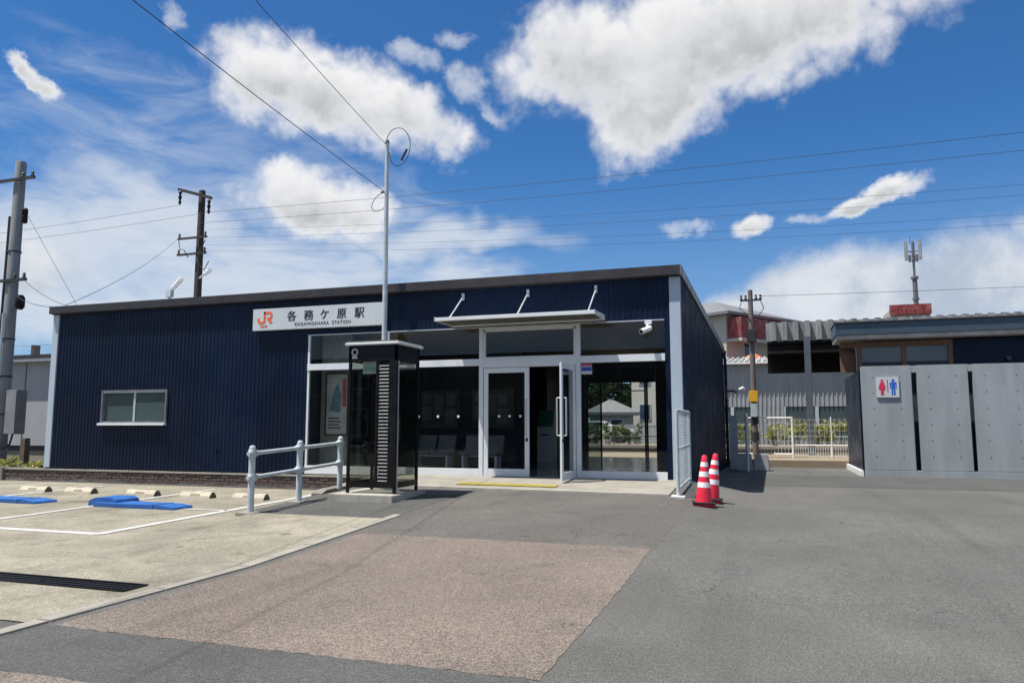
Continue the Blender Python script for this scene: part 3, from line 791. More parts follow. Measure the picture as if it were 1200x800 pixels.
for (a, b, c_, d) in ((BX0+.05, BX1-.05, BY0+.005, BY0+.045), (BX0+.05, BX1-.05, BY1-.045, BY1-.005), (BX0+.005, BX0+.045, BY0+.05, BY1-.05), (BX1-.045, BX1-.005, BY0+.05, BY1-.05)):
    bx(a, b, c_, d, Z0+.10, Z0+.20).build('bottom_rail', blackm, bo)
LX0, LX1 = -6.585, -6.385
bx(LX0-.055, LX0-.005, BY0+.005, BY0+.045, .135, 2.28).build('mullion', blackm, bo)
bx(LX1+.005, BX1-.05, BY0+.005, BY0+.045, .135, 2.28).build('mullion', blackm, bo)
sl0 = None
slatm = mat('slat_grey', (.15, .15, .15), .45, .3, .1, 5)
for i in range(34):
    if sl0 is None:
        o = MB().prism([(0, 0), (.014, .026), (.020, .026), (.006, 0)], 'x', 0, LX1-LX0).build('slat', slatm, None); sl0 = o
    else: o = sl0.copy(); COL.objects.link(o)
    o.parent = bo; o.location = (LX0+6.71, BY0+.012-12.44, .15+i*.0618+.065)
bx(LX0, LX1, BY0+.05, BY0+.06, .135, 2.28).build('louvre_back', blackm, bo)
bx(BX0+.05, LX0-.055, BY0+.02, BY0+.026, .135, 2.28).build('pane', M_booth, bo)
bx(BX1-.026, BX1-.02, BY0+.05, BY1-.05, .135, 2.28).build('pane', M_booth, bo)
bx(BX0+.02, BX0+.026, BY0+.05, BY1-.05, .135, 2.28).build('pane', M_booth, bo)
bx(BX0+.05, BX1-.05, BY1-.026, BY1-.02, .135, 2.28).build('pane', M_booth, bo)
bx(BX1-.002, BX1+.012, BY0+.055, BY0+.075, Z0+.02, 2.28).build('edge_trim', alu, bo)
# emblem on the header: handset ring over a small base
em = MB(); em_y = BY0-.006
ringp = [(-7.075+.055*cos(t*pi/8), 2.455+.055*sin(t*pi/8)) for t in range(17)]
emg = mat('emblem_grey', (.42, .43, .44), .5)
ribbon(ringp, .028, em_y, em_y+.005).build('emblem', emg, bo)
MB().prism([(-7.13, 2.34), (-7.02, 2.34), (-7.035, 2.395), (-7.115, 2.395)], 'y', em_y, em_y+.005).build('emblem_base', emg, bo)
ns = thing('notice_card', 'white and pale green notice card hung inside the phone booth glass', 'notice', (-6.8, 12.06, 2.1))
bx(-6.93, -6.66, 12.03, 12.036, 2.06, 2.29).build('card', mat('card_white', (.75, .80, .80), .4), ns)
bx(-6.915, -6.675, 12.026, 12.03, 2.10, 2.19).build('band', mat('card_green', (.35, .62, .52), .4), ns)
ph = thing('pay_phone', 'green pay phone with handset and cord inside the phone booth', 'telephone', (-6.72, 12.6, .9))
grn = mat('phone_green', (.40, .68, .14), .4)
bx(-7.13, -6.40, 12.55, 12.84, .78, .82).build('shelf', blackm, ph)
bx(-6.86, -6.55, 12.58, 12.82, .82, 1.30).build('body', mat('phone_dark', (.05, .12, .05), .4), ph, bevel=.02)
MB().tube([(-6.80, 12.49, 1.00), (-6.80, 12.47, 1.10), (-6.80, 12.47, 1.30), (-6.80, 12.49, 1.42)], [.04, .026, .026, .04], 10).build('handset', grn, ph, smooth=True)
MB().tube([(-6.80+.10*sin(t*pi/10)*(1 if t < 10 else 1), 12.48, 1.0-.35*sin(t*pi/20)) for t in range(20)], .008, 6).build('cord', whitep, ph, smooth=True)
bx(-6.72, -6.60, 12.57, 12.58, 1.15, 1.25).build('keypad', alu, ph)

# ------------------------------------------------------------------ handrail
hr = thing('handrail', 'galvanised steel handrail of three posts and two rails beside the parking bays', 'handrail', (-7.82, 11.4, -.2))
PY_ = [(-7.85, 10.20), (-7.82, 11.46), (-7.79, 12.74)]
HT = 1.04
for i, (x, y) in enumerate(PY_):
    z = gz(x, y)+.004 if i < 2 else -.066
    zt_ = gz(x, y)+HT
    MB().lathe([(.052, z), (.052, zt_-.02), (.050, zt_+.0), (.036, zt_+.022), (.0, zt_+.03)], (x, y), 20).build('post', galv, hr, smooth=True)
    for h_ in (.94, .56):
        zz = gz(x, y)+h_
        MB().lathe([(.062, zz-.06), (.066, zz-.05), (.066, zz+.05), (.062, zz+.06)], (x, y), 20).build('collar', galv, hr, smooth=True)
    if i < 2: MB().box(x-.17, x+.17, y-.16, y+.16, gz(x, y)-.03, gz(x, y)+.02).build('base_plate', concrete_l, hr, bevel=.01)
for h_ in (.94, .56):
    pts = []
    for i in range(2):
        (xa, ya), (xb, yb) = PY_[i], PY_[i+1]
        a = Vector((xa, ya, gz(xa, ya)+h_)); b = Vector((xb, yb, gz(xb, yb)+h_)); d = (b-a).normalized()
        L = (b-a).length
        MB().tube([a+d*.05, a+d*.11, a+d*.16, b-d*.16, b-d*.11, b-d*.05], [.052, .046, .032, .032, .046, .052], 14).build('rail', galv, hr, smooth=True)
    (x, y) = PY_[0]; z = gz(x, y)+h_
    MB().cyl((x, y-.05, z), (x, y-.10, z), .045, .035, 12).build('end_cap', galv, hr, smooth=True)

# ------------------------------------------------------------------ wheel stops and blue flap locks
WS = [(-16.36, 'leftmost'), (-14.97, ''), (-13.17, ''), (-11.68, ''), (-10.32, '')]
WL = ['leftmost of the five pale concrete wheel stops', 'second pale concrete wheel stop from the left', 'middle one of the five pale concrete wheel stops',
      'fourth pale concrete wheel stop from the left', 'rightmost pale concrete wheel stop nearest the handrail']
stopm = mat('wheel_stop_concrete', (.44, .40, .31), .85, 0, .1, 6, .3, 60, dirt=((.23, .21, .16), 5, .5))
ws0 = None
for (x, _), lab in zip(WS, WL):
    t = thing('wheel_stop', lab, 'wheel stop', (x, 13.40, -.408), 'wheel stops in the parking bays')
    if ws0 is None:
        b_ = MB(); L = .40
        # front half and back half around a shallow hand slot
        pr = [(-.11, 0), (-.10, .05), (-.035, .125), (.035, .125), (.10, .05), (.11, 0)]
        b_.prism(pr, 'x', -L, -.15).prism(pr, 'x', .15, L)
        b_.prism([(-.11, 0), (-.10, .05), (-.062, .094), (.062, .094), (.10, .05), (.11, 0)], 'x', -.15, .15)
        b_.prism([(-.062, .094), (-.035, .125), (-.020, .125), (-.020, .094)], 'x', -.15, .15)
        body_ = b_.build('block', stopm, t, local=True)
        c1 = MB().prism([(-.10, .0), (-.099, .048), (-.036, .119), (.036, .119), (.099, .048), (.10, 0)], 'x', L, L+.003).build('end_face', mat('stop_end', (.10, .095, .085), .9), t, local=True)
        c2 = MB().add([(-.13, -.0995, .052), (.13, -.0995, .052), (.13, -.068, .0895), (-.13, -.068, .0895), (-.13, -.096, .050), (.13, -.096, .050), (.13, -.064, .0875), (-.13, -.064, .0875)],
               [(0, 1, 2, 3), (4, 7, 6, 5), (0, 4, 5, 1), (1, 5, 6, 2), (2, 6, 7, 3), (3, 7, 4, 0)]).build('hand_slot', mat('slot_tan', (.20, .175, .12), .9), t, local=True)
        ws0 = (body_, c1, c2)
    else:
        for q in ws0:
            o = q.copy(); COL.objects.link(o); o.parent = t
def flap(x0, x1, lab, box=True):
    t = thing('parking_flap', lab, 'parking flap', ((x0+x1)/2, 11.5, -.408), 'blue parking flaps on the bays')
    z = -.408
    MB().prism([(x0, z), (x1, z), (x1-.02, z+.04), (x1-.30, z+.075), (x0, z+.08)], 'y', 11.25, 11.75).build('flap_plate', bluep, t, bevel=.008)
    bx(x1-.5, x1-.47, 11.246, 11.754, z+.02, z+.083).build('hinge_strip', mat('blue_dark', (.015, .06, .22), .5), t)
    if box:
        MB().prism([(x0-.28, z), (x0+.45, z), (x0+.42, z+.12), (x0+.30, z+.165), (x0-.10, z+.16), (x0-.26, z+.10)], 'y', 11.38, 11.95).build('motor_box', bluep, t, bevel=.012)
        bx(x0-.05, x0+.25, 11.372, 11.38, z+.04, z+.08).build('label_plate', mat('blue_dark', (.015, .06, .22), .5), t)
flap(-12.25, -10.33, 'blue parking flap with its motor box, on the bay beside the white corner line')
flap(-16.9, -13.72, 'blue parking flap cut off by the left edge of the picture')

# ------------------------------------------------------------------ mesh guard and cones
mg = thing('mesh_guard', 'grey steel mesh guard panel standing by the right corner of the entrance', 'guard fence', (-1.52, 14.7, -.1))
fy0, fy1, fx = 13.67, 15.86, -1.535
f = MB()
for (y, zb) in ((fy0, -.12), (fy1, -.03)): MB().tube([(fx, y, zb), (fx, y, 1.40)], .032, 12).build('post', galv, mg, smooth=True)
MB().tube([(fx, fy0, 1.40), (fx, fy1, 1.40)], .030, 12).build('top_rail', galv, mg, smooth=True)
MB().tube([(fx, fy0, .02), (fx, fy1, .06)], .026, 12).build('bottom_rail', galv, mg, smooth=True)
MB().tube([(fx, fy0, .72), (fx, fy1, .74)], .014, 8).build('mid_rail', galv, mg, smooth=True)
ms = MB(); y = fy0+.05
while y < fy1: ms.box(fx-.002, fx+.002, y-.0018, y+.0018, .04, 1.39); y += .055
z = .07
while z < 1.39: ms.box(fx-.003, fx+.001, fy0, fy1, z-.0018, z+.0018); z += .055
o = ms.build('mesh', galv, mg); o['kind'] = 'stuff'
bx(fx-.12, fx+.12, fy0-.10, fy0+.10, -.14, -.095).build('base_plate', whitep, mg, bevel=.006)
def cone(x, y, lab, rot, lean):
    z = gz(x, y)
    t = thing('traffic_cone', lab, 'traffic cone', (x, y, z+.004), 'red and white cones at the corner', R(rot))
    t.rotation_euler = (R(lean), R(lean*.6), R(rot))
    Hc = .83; rb, rt = .140, .042
    def rr(h): return rb+(rt-rb)*(h-.05)/(Hc-.05)
    bm2 = [(-.18, -.18), (.18, -.18), (.18, .18), (-.18, .18)]
    MB().prism(bm2, 'z', 0, .03).build('base', pvc_red, t, bevel=.012, local=True)
    MB().prism([(p[0]*1.06, p[1]*1.06) for p in bm2], 'z', .031, .062).build('weight', blackrub, t, bevel=.012, local=True)
    seq = [(.03, .30, pvc_red, 'body'), (.30, .385, cone_w, 'band'), (.385, .475, pvc_red, 'body'), (.475, .56, cone_w, 'band'), (.56, .64, pvc_red, 'body'), (.64, .715, cone_w, 'band'), (.715, Hc, pvc_red, 'tip')]
    for a, b, m_, nm in seq:
        pro = [(rr(a)+.001*(nm == 'band'), a), (rr(b)+.001*(nm == 'band'), b)]
        if nm == 'tip': pro = [(rr(a), a), (rr(b)+.002, b-.02), (rr(b)-.01, b-.004), (.012, b)]
        MB().lathe(pro, (0, 0), 28).build(nm, m_, t, smooth=True, local=True)
cone(-1.06, 13.1, 'front red and white striped traffic cone by the mesh guard', 20, 0)
bpy.data.objects['traffic_cone'].rotation_euler = (0, R(2.5), R(8))
cone(-.985, 13.75, 'red and white striped traffic cone half hidden behind the front cone', 35, 0)
bpy.data.objects['traffic_cone.001'].rotation_euler = (0, R(7), 0)

# ------------------------------------------------------------------ toilet block
TY = 23.3
tlb = thing('toilet_block', 'toilet building with grey concrete screen panels, wooden clerestory and blue fascia', 'toilet building', (4.6, 24.5, -.27))
conc_p = mat('panel_concrete', (.29, .318, .335), .8, 0, .10, 1.6, .15, 30, dirt=((.22, .24, .25), 1.3, .45), speck=.10, ss=90, stretch=(1.6, 1, .35))
tpx = [(2.55, 3.83), (3.96, 5.21), (5.32, 6.64), (6.75, 8.0), (8.1, 9.4)]
hole = None
for a, b in tpx:
    p_ = bx(a, b, TY, TY+.16, -.09, 2.80).build('screen_panel', conc_p, tlb, bevel=.012)
    hl = MB()
    for xx in (a+.30, b-.30):
        for k in range(6):
            hl.cyl((xx, TY-.0015, .28+.44*k), (xx, TY+.01, .28+.44*k), .022, .022, 10)
    hl.build('tie_holes', mat('hole_dark', (.13, .14, .15), .9), p_)['kind'] = 'stuff'
bx(3.83, 3.96, TY+.01, TY+.15, 2.60, 2.79).build('link', conc_p, tlb); bx(5.21, 5.32, TY+.01, TY+.15, 2.60, 2.79).build('link', conc_p, tlb)
bx(6.64, 6.75, TY+.01, TY+.15, 2.60, 2.79).build('link', conc_p, tlb); bx(8.0, 8.1, TY+.01, TY+.15, 2.60, 2.79).build('link', conc_p, tlb)
bx(2.545, 9.5, TY-.03, TY+.2, -.30, -.095).build('plinth', conc_p, tlb, bevel=.01)
bx(2.50, 2.56, TY+.17, 27.4, -.1, 2.68).build('side_wall', navy, tlb)
bx(2.42, 2.50, TY+.0, 27.4, -.30, -.12).build('side_kerb', whitep, tlb)
bx(2.6, 9.6, TY+.50, TY+.60, -.2, 2.6).build('inner_wall', darkwall, tlb)
# clerestory: wooden frame with panes, navy wall on the right
CYR = 24.0
for xx in (2.55, 3.72, 4.90):
    bx(xx, xx+.13, CYR-.05, CYR+.07, 2.2, 3.52).build('wood_post', wood, tlb)
bx(2.1, 5.03, CYR-.06, CYR+.08, 3.40, 3.56).build('wood_beam', wood, tlb)
for a, b in ((2.68, 3.72), (3.85, 4.90)): bx(a, b, CYR, CYR+.01, 2.2, 3.40).build('pane', glass('clerestory_glass', (.25, .28, .30), .06, 0., ((.11, .125, .14), .6)), tlb)  # sky reflection painted into the panes as a grey-blue diffuse body
bx(2.12, 2.55, CYR+.3, CYR+.4, 2.7, 3.4).build('wood_wall', wood, tlb)
bx(5.03, 9.6, CYR-.08, CYR+.1, 2.2, 3.56).build('upper_wall', navy, tlb)
MB().cyl((6.35, CYR-.08, 2.98), (6.35, CYR-.16, 2.98), .07, .06, 14).build('vent_cap', darkwall, tlb, smooth=True)
bx(2.7, 9.6, 24.4, 28.4, -.2, 3.58).build('rear_rooms', darkwall, tlb)
slate = mat('fascia_slate', (.045, .075, .105), .45, 0, .1, 2)
rfT = bx(1.95, 10.2, 23.42, 25.0, 3.72, 4.06).build('roof_slab', slate, tlb, bevel=.01)
bx(1.93, 10.22, 23.38, 25.0, 4.061, 4.095).build('roof_edge', charcoal, tlb)
bx(1.98, 10.2, 23.46, 25.0, 3.60, 3.719).build('soffit', mat('soffit_beige', (.40, .37, .32), .7), tlb)
# toilet sign on the first panel
ts = thing('toilet_sign', 'white toilet sign with red woman and blue man figures on concrete panel', 'sign', (3.2, TY-.03, 1.9))
ty = TY-.036
bx(2.925, 3.505, ty, TY-.002, 1.91, 2.47).build('board', signwhite, ts, bevel=.006)
tr_ = mat('pict_red', (.62, .03, .09), .4); tbm = mat('pict_blue', (.02, .11, .50), .4)
def disc(cx, cz, r): return [(cx+r*cos(t*pi/9), cz+r*sin(t*pi/9)) for t in range(18)]
xw, xm = 3.075, 3.355
y0, y1 = ty-.004, ty-.0005
MB().prism(disc(xw, 2.385, .038), 'y', y0, y1).prism([(xw-.05, 2.335), (xw+.05, 2.335), (xw+.095, 2.18), (xw+.072, 2.172), (xw+.045, 2.25), (xw+.085, 2.125), (xw+.04, 2.125), (xw+.04, 1.98), (xw-.04, 1.98), (xw-.04, 2.125), (xw-.085, 2.125), (xw-.045, 2.25), (xw-.072, 2.172), (xw-.095, 2.18)], 'y', y0, y1).build('woman_figure', tr_, ts)
MB().prism(disc(xm, 2.385, .038), 'y', y0, y1).prism([(xm-.085, 2.335), (xm+.085, 2.335), (xm+.085, 2.165), (xm+.062, 2.165), (xm+.062, 2.28), (xm+.05, 2.28), (xm+.05, 1.98), (xm+.008, 1.98), (xm+.008, 2.15), (xm-.008, 2.15), (xm-.008, 1.98), (xm-.05, 1.98), (xm-.05, 2.28), (xm-.062, 2.28), (xm-.062, 2.165), (xm-.085, 2.165)], 'y', y0, y1).build('man_figure', tbm, ts)
bx(3.207, 3.222, y0, y1, 2.05, 2.41).build('divider', blackink, ts)

# ------------------------------------------------------------------ near platform side: paving, fence, posts, blocks
pav = mat('platform_paving', (.24, .19, .13), .85, 0, .12, 2, dirt=((.15, .125, .09), 2, .5))
struct(bx(-40, 30, 27.35, 33.15, -.9, -.03).build('platform', pav))
struct(bx(-40, 30, 32.75, 33.18, -.12, .0).build('platform_edge', concrete_l))
struct(bx(-.9, 2.4, 29.75, 33.0, -.26, -.025).build('platform_ramp', pav))
struct(bx(-120, 120, 44.0, 49.4, -1.0, -.02).build('far_platform', pav))
struct(bx(-120, 120, 43.9, 44.3, -.14, .012).build('far_platform_edge', concrete_l))
ballast = mat('ballast', (.085, .072, .062), .95, 0, .3, 4, .8, 25)
struct(bx(-200, 200, 33.3, 43.85, -1.04, -.80).build('track_bed', ballast))
for i, yr in enumerate((36.0, 40.4)):
    for s_ in (-.53, .53):
        o = bx(-120, 120, yr+s_-.035, yr+s_+.035, -.80, -.66).build('rail', mat('rail_steel', (.16, .11, .085), .45, .6), None)
        tag(recenter(o, (0, yr+s_, -.8)), ['near', 'far'][i]+' track, '+['nearer', 'farther'][s_ > 0]+' steel rail seen through the station', 'rail', 'railway rails')
whitef = mat('fence_white', (.70, .70, .66), .5, 0, .06, 5)
def mesh_fence(name, lab, x0, x1, y, z0, z1, posts, pitch=.11, rows=(0.,), m=whitef, rtop=.022, wv=.006):
    t = thing(name, lab, 'fence', ((x0+x1)/2, y, z0))
    for px in posts:
        MB().tube([(px, y, z0-.08), (px, y, z1+.04)], .042, 10).build('post', m, t, smooth=True)
        bx(px-.12, px+.12, y-.1, y+.1, z0-.12, z0-.055).build('footing', concrete_l, t)
    for zr in rows:
        MB().tube([(x0, y, zr), (x1, y, zr)], rtop, 8).build('rail', m, t, smooth=True)
    g_ = MB(); x = x0+pitch
    while x < x1: g_.box(x-wv, x+wv, y-wv, y+wv, z0+.05, z1); x += pitch
    z = z0+.12
    while z < z1: g_.box(x0, x1, y-wv, y+wv, z-wv*.8, z+wv*.8); z += .22
    o = g_.build('mesh', m, t); o['kind'] = 'stuff'
    return t
mesh_fence('mesh_fence', 'tall white wire mesh fence beside the wooden pole', -.75, .86, 29.5, -.2, 1.42, (-.72, .85), .12, (1.42, .1), rtop=.03)
mesh_fence('mesh_fence', 'white wire mesh fence between the white post and the toilet block', .87, 3.4, 30.0, -.2, .42, (2.2, 3.4), .085, (.42, -.08), wv=.010, rtop=.024)
rf2 = [o for o in bpy.data.objects if o.get('label', '').startswith('white wire mesh fence between')][0]
up_ = MB(); zz = .55
while zz < 1.45: up_.box(.87, 3.4, 29.995, 30.005, zz-.004, zz+.004); zz += .2
xx = .95
while xx < 3.4: up_.box(xx-.003, xx+.003, 29.995, 30.005, .42, 1.42); xx += .17
o = up_.build('upper_mesh', whitef, rf2); o['kind'] = 'stuff'
for xx in (2.2, 3.4): MB().tube([(xx, 30.0, .42), (xx, 30.0, 1.46)], .025, 8).build('upper_post', whitef, rf2, smooth=True)
mesh_fence('mesh_fence', 'low white wire fence behind the grey posts at the end wall', -2.2, -.62, 27.9, -.05, .92, (-2.1, -1.32), .16, (.92, .55, .1), rtop=.03)
for i, (x, y, s_) in enumerate(((-.72, 24.9, 1.0), (-.22, 25.1, .95))):
    o = MB().prism([(x-.24, -.27), (x+.24, -.27), (x+.20, .26*s_), (x-.20, .26*s_)], 'y', y-.22, y+.22).build('concrete_weight', mat('weight_concrete', (.30, .32, .34), .85, 0, .1, 4), None, bevel=.02)
    tag(recenter(o, (x, y, -.27)), ['grey concrete base block between the two grey posts', 'grey concrete base block right of the thin grey post'][i], 'concrete block', 'base blocks by the end wall')
o = bx(-1.14, -.90, 24.6, 24.66, -.2, 1.45).build('steel_post', mat('post_steel', (.30, .33, .37), .5, .2, .08, 3), None, bevel=.01); tag(recenter(o, (-1.02, 24.6, -.2)), 'flat wide grey steel post beside the end wall', 'post')
o = MB().tube([(-.62, 24.3, -.25), (-.62, 24.3, 1.50)], .05, 12).build('steel_post', galv, None, smooth=True); tag(recenter(o, (-.62, 24.3, -.25)), 'thin round grey post in front of the concrete blocks', 'post')

# platform canopy with deep folded roof edge
pc = thing('platform_canopy', 'dark platform canopy with deep folded metal roof edge and steel columns', 'canopy', (2, 33, -.03))
fold = mat('folded_metal', (.26, .27, .27), .6, 0, .3, 2, dirt=((.05, .05, .05), 1.5, .7), stretch=(1, 1, .3))
fm_ = MB(); x0f = .06; pit = .44; ptsf = []
i = 0
while x0f+i*pit < 17:
    for u, d in ((0, 0), (.42, 0), (.50, .30), (.88, .30)): ptsf.append((x0f+(i+u)*pit, 33.0-d))
    i += 1
k = len(ptsf)
vs = [(a, b, 4.62) for a, b in ptsf]+[(a, b-.02, 5.40) for a, b in ptsf]
fm_.add(vs, [(j, j+1, k+j+1, k+j) for j in range(k-1)]); fm_.build('folded_fascia', fold, pc)
fm_ = MB(); vs = [(a, 33.0, 5.30+(33.0-b)*.5) for a, b in ptsf]+[(a, 39.5, 5.36+(33.0-b)*.5) for a, b in ptsf]
fm_.add(vs, [(j, j+1, k+j+1, k+j) for j in range(k-1)]); fm_.build('folded_roof', fold, pc)
bx(.1, 17, 33.02, 39.4, 4.55, 4.75).build('soffit', blackm, pc)
bx(.1, 17, 33.6, 33.8, 4.25, 4.55).build('beam', blackm, pc)
bx(.1, 17, 39.2, 39.4, 3.7, 4.55).build('rear_fascia', blackm, pc)
for xx in (1.62, 7.6, 13.6):
    bx(xx-.12, xx+.12, 32.2, 32.42, -.03, 4.70).build('column', mat('column_steel', (.085, .10, .12), .5, 0, .1), pc, bevel=.01)
    bx(xx-.06, xx+.06, 32.42, 33.6, 4.3, 4.55).build('bracket', blackm, pc)

# ------------------------------------------------------------------ shed across the tracks
sh = thing('metal_shed', 'grey corrugated metal shed with pale ribbed roof and ribbon windows beyond the tracks', 'shed', (2, 50, 0))
SYs = 50.0; shm = mat('shed_grey', (.28, .30, .315), .55, .1, .08, 1, dirt=((.25, .26, .27), .8, .4), stretch=(1, 1, .3))
sc2 = MB(); corrug(sc2, -4.4, 8, 2.32, 5.05, SYs, .26, .05); corrug(sc2, -4.4, 8, -.2, .44, SYs, .26, .05)
corrug(sc2, -.55, 1.0, .44, 2.32, SYs, .26, .05)
sc2.build('cladding', shm, sh)
bx(-4.4, 8, SYs+.3, SYs+8, -.3, 5.0).build('body', mat('shed_inside', (.06, .075, .085), .6), sh)
for a, b in ((-4.2, -2.1), (-2.1, -.55), (1.0, 2.9), (2.9, 4.8), (4.8, 6.6)):
    wf = MB(); wf.box(a, a+.10, SYs-.04, SYs+.06, .44, 2.32).box(b-.10, b, SYs-.04, SYs+.06, .44, 2.32).box(a+.10, b-.10, SYs-.04, SYs+.06, 1.18, 1.25).box(a+.10, b-.10, SYs-.04, SYs+.06, .44, .52)
    wo_ = wf.build('window', alu, sh)
    bx(a+.1, b-.1, SYs+.02, SYs+.03, .52, 2.32).build('pane', glass('shed_glass', (.20, .25, .26), .05, 0., ((.09, .125, .13), .7)) if 'shed_glass' not in MATS else MATS['shed_glass'], wo_)
rfS = MB(); ptsS = []; xx = -4.6
while xx < 7.9:
    ptsS += [(xx, 0), (xx+.13, 0), (xx+.18, .12), (xx+.30, .12)]; xx += .36
k = len(ptsS)
vs = [(a, SYs-.44, 5.12+b) for a, b in ptsS]+[(a, SYs+7, 6.0+b) for a, b in ptsS]
rfS.add(vs, [(j, j+1, k+j+1, k+j) for j in range(k-1)])
rfS.build('ribbed_roof', mat('roof_white', (.34, .35, .34), .5, .1, .1, 2), sh)
eb = MB()
for j in range(0, k-3, 4):
    a = ptsS[j+1][0]; eb.prism([(a, 5.13), (a+.05, 5.24), (a+.17, 5.24), (a+.23, 5.13)], 'y', SYs-.45, SYs-.42)
eb.build('rib_ends', mat('roof_white', (.62, .63, .62)), sh)
bx(-4.6, 8, SYs-.46, SYs-.34, 5.03, 5.13).build('eave_trim', whitep, sh)

# ------------------------------------------------------------------ far houses
def hip_house(name, lab, loc, rot, wx, wy, hh, rh, wallm, roofm, ov=.6, wins=()):
    t = thing(name, lab, 'house', loc, None, R(rot))
    MB().box(-wx/2, wx/2, -wy/2, wy/2, -1, hh).build('wall', wallm, t, local=True)
    a, b = wx/2+ov, wy/2+ov; rl = max(.1, a-b)
    r_ = MB(); r_.add([(-a, -b, hh), (a, -b, hh), (a, b, hh), (-a, b, hh), (-rl, 0, hh+rh), (rl, 0, hh+rh), (-a, -b, hh-.22), (a, -b, hh-.22), (a, b, hh-.22), (-a, b, hh-.22)],
           [(0, 1, 5, 4), (1, 2, 5), (2, 3, 4, 5), (3, 0, 4), (0, 6, 7, 1), (1, 7, 8, 2), (2, 8, 9, 3), (3, 9, 6, 0), (9, 8, 7, 6)])
    r_.build('roof', roofm, t, local=True)
    for (face, u, z0, z1, w_) in wins:
        if face == 'f': q = MB().box(u-w_/2, u+w_/2, -wy/2-.04, -wy/2+.05, z0, z1); g_ = MB().box(u-w_/2+.08, u+w_/2-.08, -wy/2-.05, -wy/2-.042, z0+.08, z1-.08)
        elif face == 'r': q = MB().box(wx/2-.05, wx/2+.04, u-w_/2, u+w_/2, z0, z1); g_ = MB().box(wx/2+.042, wx/2+.05, u-w_/2+.08, u+w_/2-.08, z0+.08, z1-.08)
        f_ = q.build('window', alu, t, local=True); g_.build('pane', mat('dark_pane', (.03, .05, .08), .08, 0, .1, 2), f_, local=True)
    return t
beige = mat('beige_render', (.42, .40, .35), .8, 0, .06, 1); rooft = mat('grey_roof_tile', (.15, .15, .16), .7, 0, .15, 4)
h1 = hip_house('house', 'beige two-storey house with grey hipped roof and red balcony panels behind the end wall', (-4.5, 68, 0), -34, 10, 9, 10.1, 1.9, beige, rooft, .8,
     (('f', 3.2, 6.4, 7.9, 1.3), ('f', 1.0, 6.4, 7.9, 1.3), ('r', -1.5, 6.3, 8.1, 1.6)))
redm = mat('balcony_red', (.20, .03, .03), .6, 0, .35, 2.2, dirt=((.36, .20, .17), 1.8, .6))
# red balcony enclosure: panels around the right hand face
bl = MB()
for k in range(6): bl.box(5.0, 6.3, -4.3+k*1.1, -3.25+k*1.1, 8.0, 9.65)
bl.build('balcony', redm, h1, local=True)
MB().box(5.0, 6.4, -4.4, 2.6, 7.75, 7.98).build('balcony_slab', beige, h1, local=True)
tp = MB(); tp.lathe([(1.5, 4.6), (1.2, 5.7), (.7, 6.3), (.15, 6.7)], (.4, 61), 9)
o = tp.build('orange_tarpaulin', mat('tarp_orange', (.80, .16, .05), .6, 0, .2, 2), None, smooth=False)
for v in o.data.vertices: v.co.x = -.8+(v.co.x-.4)*1.0 + random.uniform(-.1, .1); v.co.z += random.uniform(-.12, .12) if v.co.z < 6.6 else 0
tag(recenter(o, (-.8, 61, 4.6)), 'crumpled orange tarpaulin showing above the pale shed roof', 'tarpaulin')
h2 = thing('flat_roof_building', 'far flat-topped building with dark red parapet behind the toilet roof', 'building', (12.3, 72, 0))
bx(10.3, 13.3, 70.5, 75, -1, 11.05).build('wall', beige, h2)
for k in range(5): bx(10.2+k*.64, 10.8+k*.64, 70.2, 70.5, 10.5+.0, 11.35).build('parapet_panel', redm, h2)
mastm = mat('mast_grey', (.13, .14, .15), .5, .2, .1)
mastp = mat('mast_panel', (.30, .31, .32), .5)
# antenna mast standing on that roof
am = thing('antenna_mast', 'cellular antenna mast standing on the dark red parapet', 'antenna', (12.45, 71.5, 11))
ms_x, ms_y = 12.45, 71.5
MB().tube([(ms_x, ms_y, 10.9), (ms_x, ms_y, 13.8)], .20, 10).build('lower_mast', mastm, am, smooth=True)
MB().tube([(ms_x, ms_y, 13.8), (ms_x, ms_y, 17.0)], .10, 10).build('upper_mast', mastm, am, smooth=True)
MB().cyl((ms_x, ms_y, 13.7), (ms_x, ms_y, 13.9), .3, .3, 12).build('flange', mastm, am); MB().cyl((ms_x, ms_y, 11.9), (ms_x, ms_y, 12.05), .28, .28, 12).build('flange', mastm, am)
for a in (200, 320, 80):
    dx, dy = .62*cos(R(a)), .62*sin(R(a))
    bx(ms_x+dx-.13, ms_x+dx+.13, ms_y+dy-.08, ms_y+dy+.08, 15.3, 17.0).build('panel_antenna', mastp, am, bevel=.03)
    MB().tube([(ms_x, ms_y, 16.1), (ms_x+dx, ms_y+dy, 16.1)], .05, 6).build('arm', mastm, am)
    bx(ms_x+dx*.5-.1, ms_x+dx*.5+.1, ms_y+dy*.5-.1, ms_y+dy*.5+.1, 15.2, 15.8).build('radio_unit', mastm, am)
MB().tube([(ms_x-.2, ms_y, 16.8), (ms_x-.2, ms_y, 17.5)], .03, 6).build('whip', mastm, am)
